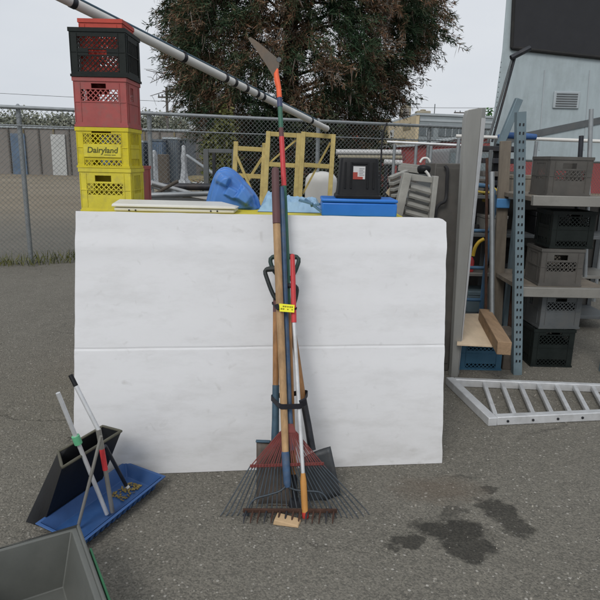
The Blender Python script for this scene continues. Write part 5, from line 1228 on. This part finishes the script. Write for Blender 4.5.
p = at(163, 139, 20); mb = MB(); mb.bar((p.x, 20, 0), (p.x, 20, at(163, 165, 20).z + .35), .34, .3, up=(0, 1, 0)); 
tag(mb.build('timber_post', M['post_wood'], base=(p.x, 20, 0), bevel=.03), 'short dark timber post on the dirt beyond the fence', 'post')
for i, (px, Y, w_b, h_b) in enumerate(((197, 34, 1.6, .5), (203, 30, 1.3, .34))):
    p = gz(px, 160); p = at(px, 170, Y); mb = MB(); rings = [[Vector((p.x + w_b * k * math.cos(q) * (1 + .15 * math.sin(3 * q + i)), Y + w_b * .6 * k * math.sin(q), z * h_b)) for q in [2 * math.pi * j / 18 for j in range(18)]] for z, k in ((0, 1), (.4, .8), (.8, .5), (1, .15))]
    mb.loft(rings); tag(mb.build('gravel_heap', M['bld_white'] if i else M['bld_ochre'], base=(p.x, Y, 0), smooth=60), ['low ochre dirt heap before the small white building', 'low pale gravel heap beyond the leaning pipe'][i], 'heap')
# utility poles and wire
def upole(px, ytop, Y, arm, label, arm_y):
    p = at(px, ytop, Y); t = thing('utility_pole', (p.x, Y, 0), label, 'utility pole'); mb = MB(); mb.tube([(p.x, Y, 0), (p.x, Y, p.z)], [.16, .11], 8); mb.build('pole', M['pole_wood'], t)
    z = at(px, arm_y, Y).z; mb = MB(); mb.box(p.x - arm, p.x + arm, Y - .2, Y - .12, z - .07, z + .07); ca = mb.build('crossarm', M['pole_wood'], t)
    for s in (-.9, -.5, .5, .9): mb = MB(); mb.tube([(p.x + s * arm, Y - .16, z + .073), (p.x + s * arm, Y - .16, z + .25)], .05, 6); mb.build('insulator', M['dark_metal'], ca)
    return Vector((p.x, Y, z))
p1 = upole(166.5, 87, 55, .75, 'far wooden utility pole left of the big evergreen', 97.5); p2 = upole(466, 111, 75, 1.5, 'far wooden utility pole right of the grey warehouse', 113)
mb = MB(); a, b = at(-60, 90, 70), at(700, 106, 70); mb.tube([a.lerp(b, i / 24) - Vector((0, 0, .9 * math.sin(math.pi * i / 24))) for i in range(25)], .022, 5); tag(mb.build('power_line', M['cable'], base=a), 'thin power line crossing the sky above the warehouse', 'power line')
# warehouse
c0 = at(416.5, 115, 55); c1 = at(389, 122, 68); c2 = at(640, 121, 60)
zt = c0.z
def wall_quad(mb, p, q, z0, z1, o=0, thick=.2):
    d = Vector((q.x - p.x, q.y - p.y, 0)).normalized(); n_ = Vector((d.y, -d.x, 0))
    P_ = Vector((p.x, p.y, 0)) + n_ * o; Q_ = Vector((q.x, q.y, 0)) + n_ * o
    mb.prism([P_ + Vector((0, 0, z0)), Q_ + Vector((0, 0, z0)), Q_ + Vector((0, 0, z1)), P_ + Vector((0, 0, z1))], -n_ * thick)
t = thing('warehouse', (c0.x, c0.y, 0), 'long grey warehouse with cream end wall and window strips on the right skyline', 'building')
mb = MB(); wall_quad(mb, c1, c0, 0, zt, 0, .3); mb.build('end_wall', M['bld_cream'], t)
mb = MB(); wall_quad(mb, c0 + (c2 - c0).normalized() * .35, c2, 0, zt, 0, .3); mb.build('front_wall', M['bld_grey'], t)
bk = c1 + (c2 - c0); mb = MB(); mb.prism([Vector((q.x, q.y, zt + .003)) for q in (c0 + Vector((0, -.1, 0)), c2, bk, c1)], (0, 0, .18)); mb.build('roof', M['bld_trim'], t)
dw = (c2 - c0); dw.z = 0; Lw = dw.length; dw.normalize()
zw0, zw1 = at(440, 137, 57).z, at(440, 128, 57).z
k = 0.4
while k < Lw - 3:
    for w_b in (1.3, 2.6):
        p, q = c0 + dw * k, c0 + dw * (k + w_b); mb = MB(); wall_quad(mb, p, q, zw0, zw1, .06, .05); wi = mb.build('window', M['bld_window'], t)
        n_ = int(w_b / .6)
        for j in range(1, n_): mb = MB(); r_ = p.lerp(q, j / n_); wall_quad(mb, r_ - dw * .03, r_ + dw * .03, zw0, zw1, .09, .025); mb.build('mullion', M['bld_trim'], wi)
        k += w_b + .55
    k += .3
mb = MB(); wall_quad(mb, c0 + dw * .35, c2, zt - .5, zt - .3, .05, .045); mb.build('fascia', M['bld_trim'], t)
ce = (c0 - c1); ce.z = 0; Le = ce.length
for f0_, f1_, za, zb2 in ((.1, .3, .45, .62), (.45, .7, .5, .68), (.1, .25, .72, .86), (.6, .85, .8, .9)):
    mb = MB(); wall_quad(mb, c1.lerp(c0, f0_), c1.lerp(c0, f1_), zt * za, zt * zb2, .06, .05); mb.build('wall_patch', M['bld_ochre'] if f0_ > .3 else M['bld_white'], t)
for i, (x0, x1, yt_, Y, lab) in enumerate(((402, 411.5, 106, 70, 'taller tan rooftop unit on the warehouse'), (417.5, 431, 110.5, 69, 'wider tan rooftop unit on the warehouse'))):
    a, b = at(x0, yt_, Y), at(x1, yt_, Y); t2 = thing('rooftop_unit', (a.x, Y, zt), lab, 'rooftop unit', 'rooftop units on the warehouse'); mb = MB(); mb.box(a.x, b.x, Y, Y + 1.6, zt + .19, a.z); mb.build('cabinet', M['unit_tan'], t2, bevel=.08)
    mb = MB(); w_b = (b.x - a.x); mb.box(a.x + w_b * .12, b.x - w_b * .2, Y - .05, Y - .01, zt + .3, a.z - .25); mb.build('grille', M['bld_taupe'], t2)
    mb = MB(); mb.lathe([(.3, 0), (.34, .1), (.3, .16), (.1, .2)], ((a.x + b.x) / 2, Y + .7, a.z + .002), 12); mb.build('fan', M['unit_tan'], t2)
p = at(435, 104, 70); mb = MB(); mb.tube([(p.x, 70, zt + .19), (p.x, 70, p.z)], .05, 6); tag(mb.build('antenna', M['steel_grey'], base=(p.x, 70, zt)), 'thin antenna mast on the warehouse roof', 'antenna')
# red building with sloping roof
Yb = 34
t = thing('red_building', at(430, 160, Yb).xy.to_3d(), 'low maroon building with a pale roof edge in front of the warehouse', 'building')
a, b, cpt = at(386, 146, Yb), at(412, 145, Yb), at(466, 136, Yb); e_ = at(640, 139, Yb)
mb = MB(); mb.prism([Vector((a.x, Yb, 0)), Vector((e_.x, Yb, 0)), e_ - Vector((0, 0, .1)), cpt - Vector((0, 0, .1)), b - Vector((0, 0, .1)), a - Vector((0, 0, .1))], (0, 8, 0)); mb.build('wall', M['bld_red'], t)
mb = MB()
for p, q in ((a, b), (b, cpt), (cpt, e_)): mb.hexa([p + Vector((0, -.25, -.08)), q + Vector((0, -.25, -.08)), q + Vector((0, 8.2, -.08)), p + Vector((0, 8.2, -.08)), p + Vector((0, -.25, .04)), q + Vector((0, -.25, .04)), q + Vector((0, 8.2, .04)), p + Vector((0, 8.2, .04))])
mb.build('roof', M['bld_trim'], t)
p, q = at(438, 141, Yb), at(469, 147, Yb); mb = MB(); mb.prism([at(420, 147, Yb) - Vector((0, .06, 0)), at(470, 147, Yb) - Vector((0, .06, 0)), at(470, 138, Yb) - Vector((0, .06, 0)), at(461, 138.5, Yb) - Vector((0, .06, 0))], (0, .04, 0)); mb.build('gable', M['bld_redroof'], t)
for x in (396, 431): p, q = at(x, 152, Yb), at(x + 9, 160, Yb); mb = MB(); mb.box(p.x, q.x, Yb - .05, Yb - .01, q.z, p.z); mb.build('window', M['bld_redroof'], t)
t, a, b, zt2 = building('orange_shed', 'orange red shed glimpsed between evergreen and ochre building', 343, 374, 124, 30, 5, M['bld_orange'], False)
mb = MB(); p, q = at(362, 131, 30), at(370, 138, 30); mb.box(p.x, q.x, 29.93, 29.98, q.z, p.z); mb.build('window', M['bld_ochre'], t)
t, a, b, zt2 = building('ochre_building', 'dark ochre building between the orange shed and the warehouse', 370, 389, 121.5, 38, 6, M['bld_ochre'], False)
mb = MB(); p, q = at(375, 130, 38), at(382, 139, 38); mb.box(p.x, q.x, 37.93, 37.98, q.z, p.z); mb.build('window', M['bld_window'], t)
mb = MB(); p = at(489, 113, 60); t2 = bush('green_tree', p.x, 60, 1.3, 1.2, p.z + .3, 900, leafmat('brightleaf', [(.3, (.03, .09, .03)), (.7, (.07, .16, .05))]), 'small bright green tree far off right of the aluminium beam', 'tree', w=(.12, .25), l=(.2, .4))
# van
Yv = 18
a, b = at(445, 150, Yv), at(486, 150, Yv)
t = thing('parked_van', ((a.x + b.x) / 2, Yv, 0), 'dark grey van with pale windscreen facing us beyond the barrier', 'van')
x0, x1 = a.x, a.x + 1.75; zr = at(452, 147.5, Yv).z
def vring(z, ins, y0, y1): return [Vector((x0 + ins, y0, z)), Vector((x1 - ins, y0, z)), Vector((x1 - ins, y1, z)), Vector((x0 + ins, y1, z))]
mb = MB(); mb.loft([vring(.3, .02, Yv - .8, Yv + 3.4), vring(.75, 0, Yv - .85, Yv + 3.5), vring(1.05, .02, Yv - .75, Yv + 3.5), vring(1.18, .06, Yv - .2, Yv + 3.48), vring(zr - .12, .22, Yv + .3, Yv + 3.4), vring(zr, .32, Yv + .55, Yv + 3.2)]); mb.build('body', M['van_paint'], t, bevel=.05, seg=3)
lerp = lambda a_, b_, s: a_ + (b_ - a_) * s
def ws(u, v): return Vector((lerp(x0 + .13 + .12 * v, x1 - .13 - .12 * v, u), Yv - .2 + (v * .86 + .06) * .5 - .03, lerp(1.22, zr - .16, v)))
mb = MB(); mb.prism([ws(0, 0), ws(1, 0), ws(1, 1), ws(0, 1)], (0, .02, .01)); mb.build('windscreen', M['van_glass'], t)
for x in (x0 + .25, x1 - .25): mb = MB(); mb.box(x - .16, x + .16, Yv - .88, Yv - .82, .68, .85); mb.build('headlight', M['label_white'], t, bevel=.02)
mb = MB(); mb.box(x0 + .5, x1 - .5, Yv - .87, Yv - .83, .62, .85); mb.build('grille', M['black_plastic'], t)
for x in (x0 + .1, x1 - .1):
    for y in (Yv + .1, Yv + 2.7): mb = MB(); mb.lathe([(.1, -.1), (.28, -.1), (.32, -.06), (.32, .06), (.28, .1), (.1, .1)], (x, y, .32), 20, Matrix.Rotation(R(90), 3, 'Y')); mb.build('wheel', M['rubber'], t, smooth=40)

# ---------------------------------------------------------------- light
w = bpy.data.worlds.new('World'); sc.world = w; w.use_nodes = True; nt = w.node_tree; N = nt.nodes; L = nt.links
bg = N['Background']; sky = N.new('ShaderNodeTexSky'); sky.sky_type = 'NISHITA'; sky.sun_disc = False; sky.sun_elevation = R(43); sky.sun_rotation = R(202); sky.air_density = 1.0; sky.dust_density = 3.0
hs = N.new('ShaderNodeHueSaturation'); hs.inputs['Saturation'].default_value = .25; L.new(sky.outputs[0], hs.inputs['Color'])
tc = N.new('ShaderNodeTexCoord'); mp = N.new('ShaderNodeMapping'); mp.inputs['Scale'].default_value = (1, 1, 2.6); L.new(tc.outputs['Generated'], mp.inputs['Vector'])
n = N.new('ShaderNodeTexNoise'); n.inputs['Scale'].default_value = 1.6; n.inputs['Detail'].default_value = 5; n.inputs['Roughness'].default_value = .5; L.new(mp.outputs[0], n.inputs['Vector'])
cr = N.new('ShaderNodeValToRGB'); e = cr.color_ramp.elements; e[0].position = .3; e[0].color = (5.7, 6.2, 6.9, 1); e[1].position = .75; e[1].color = (7.5, 7.75, 8.1, 1); L.new(n.outputs['Fac'], cr.inputs[0])
mx = N.new('ShaderNodeMix'); mx.data_type = 'RGBA'; mx.inputs[0].default_value = .88; L.new(hs.outputs[0], mx.inputs[6]); L.new(cr.outputs[0], mx.inputs[7]); L.new(mx.outputs[2], bg.inputs['Color']); bg.inputs['Strength'].default_value = .106
su = bpy.data.lights.new('Sun', 'SUN'); su.energy = 1.45; su.angle = R(22); su.color = (1, .97, .93); so = bpy.data.objects.new('Sun', su); C.objects.link(so)
so.rotation_euler = (R(47), 0, R(-22))
# ---------------------------------------------------------------- camera
cam = bpy.data.cameras.new('Camera'); co = bpy.data.objects.new('Camera', cam); C.objects.link(co); sc.camera = co
cam.sensor_width = 36; cam.sensor_fit = 'HORIZONTAL'; cam.lens = FP / 600 * 36; cam.clip_start = .05; cam.clip_end = 2000
m4 = Matrix.Identity(4)
for i, ax_ in enumerate((RC, UC, -FW)):
    for j in range(3): m4[j][i] = ax_[j]
m4.translation = CAM; co.matrix_world = m4
sc.view_settings.view_transform = 'Standard'; sc.view_settings.look = 'None'; sc.view_settings.exposure = 0; sc.view_settings.gamma = 1
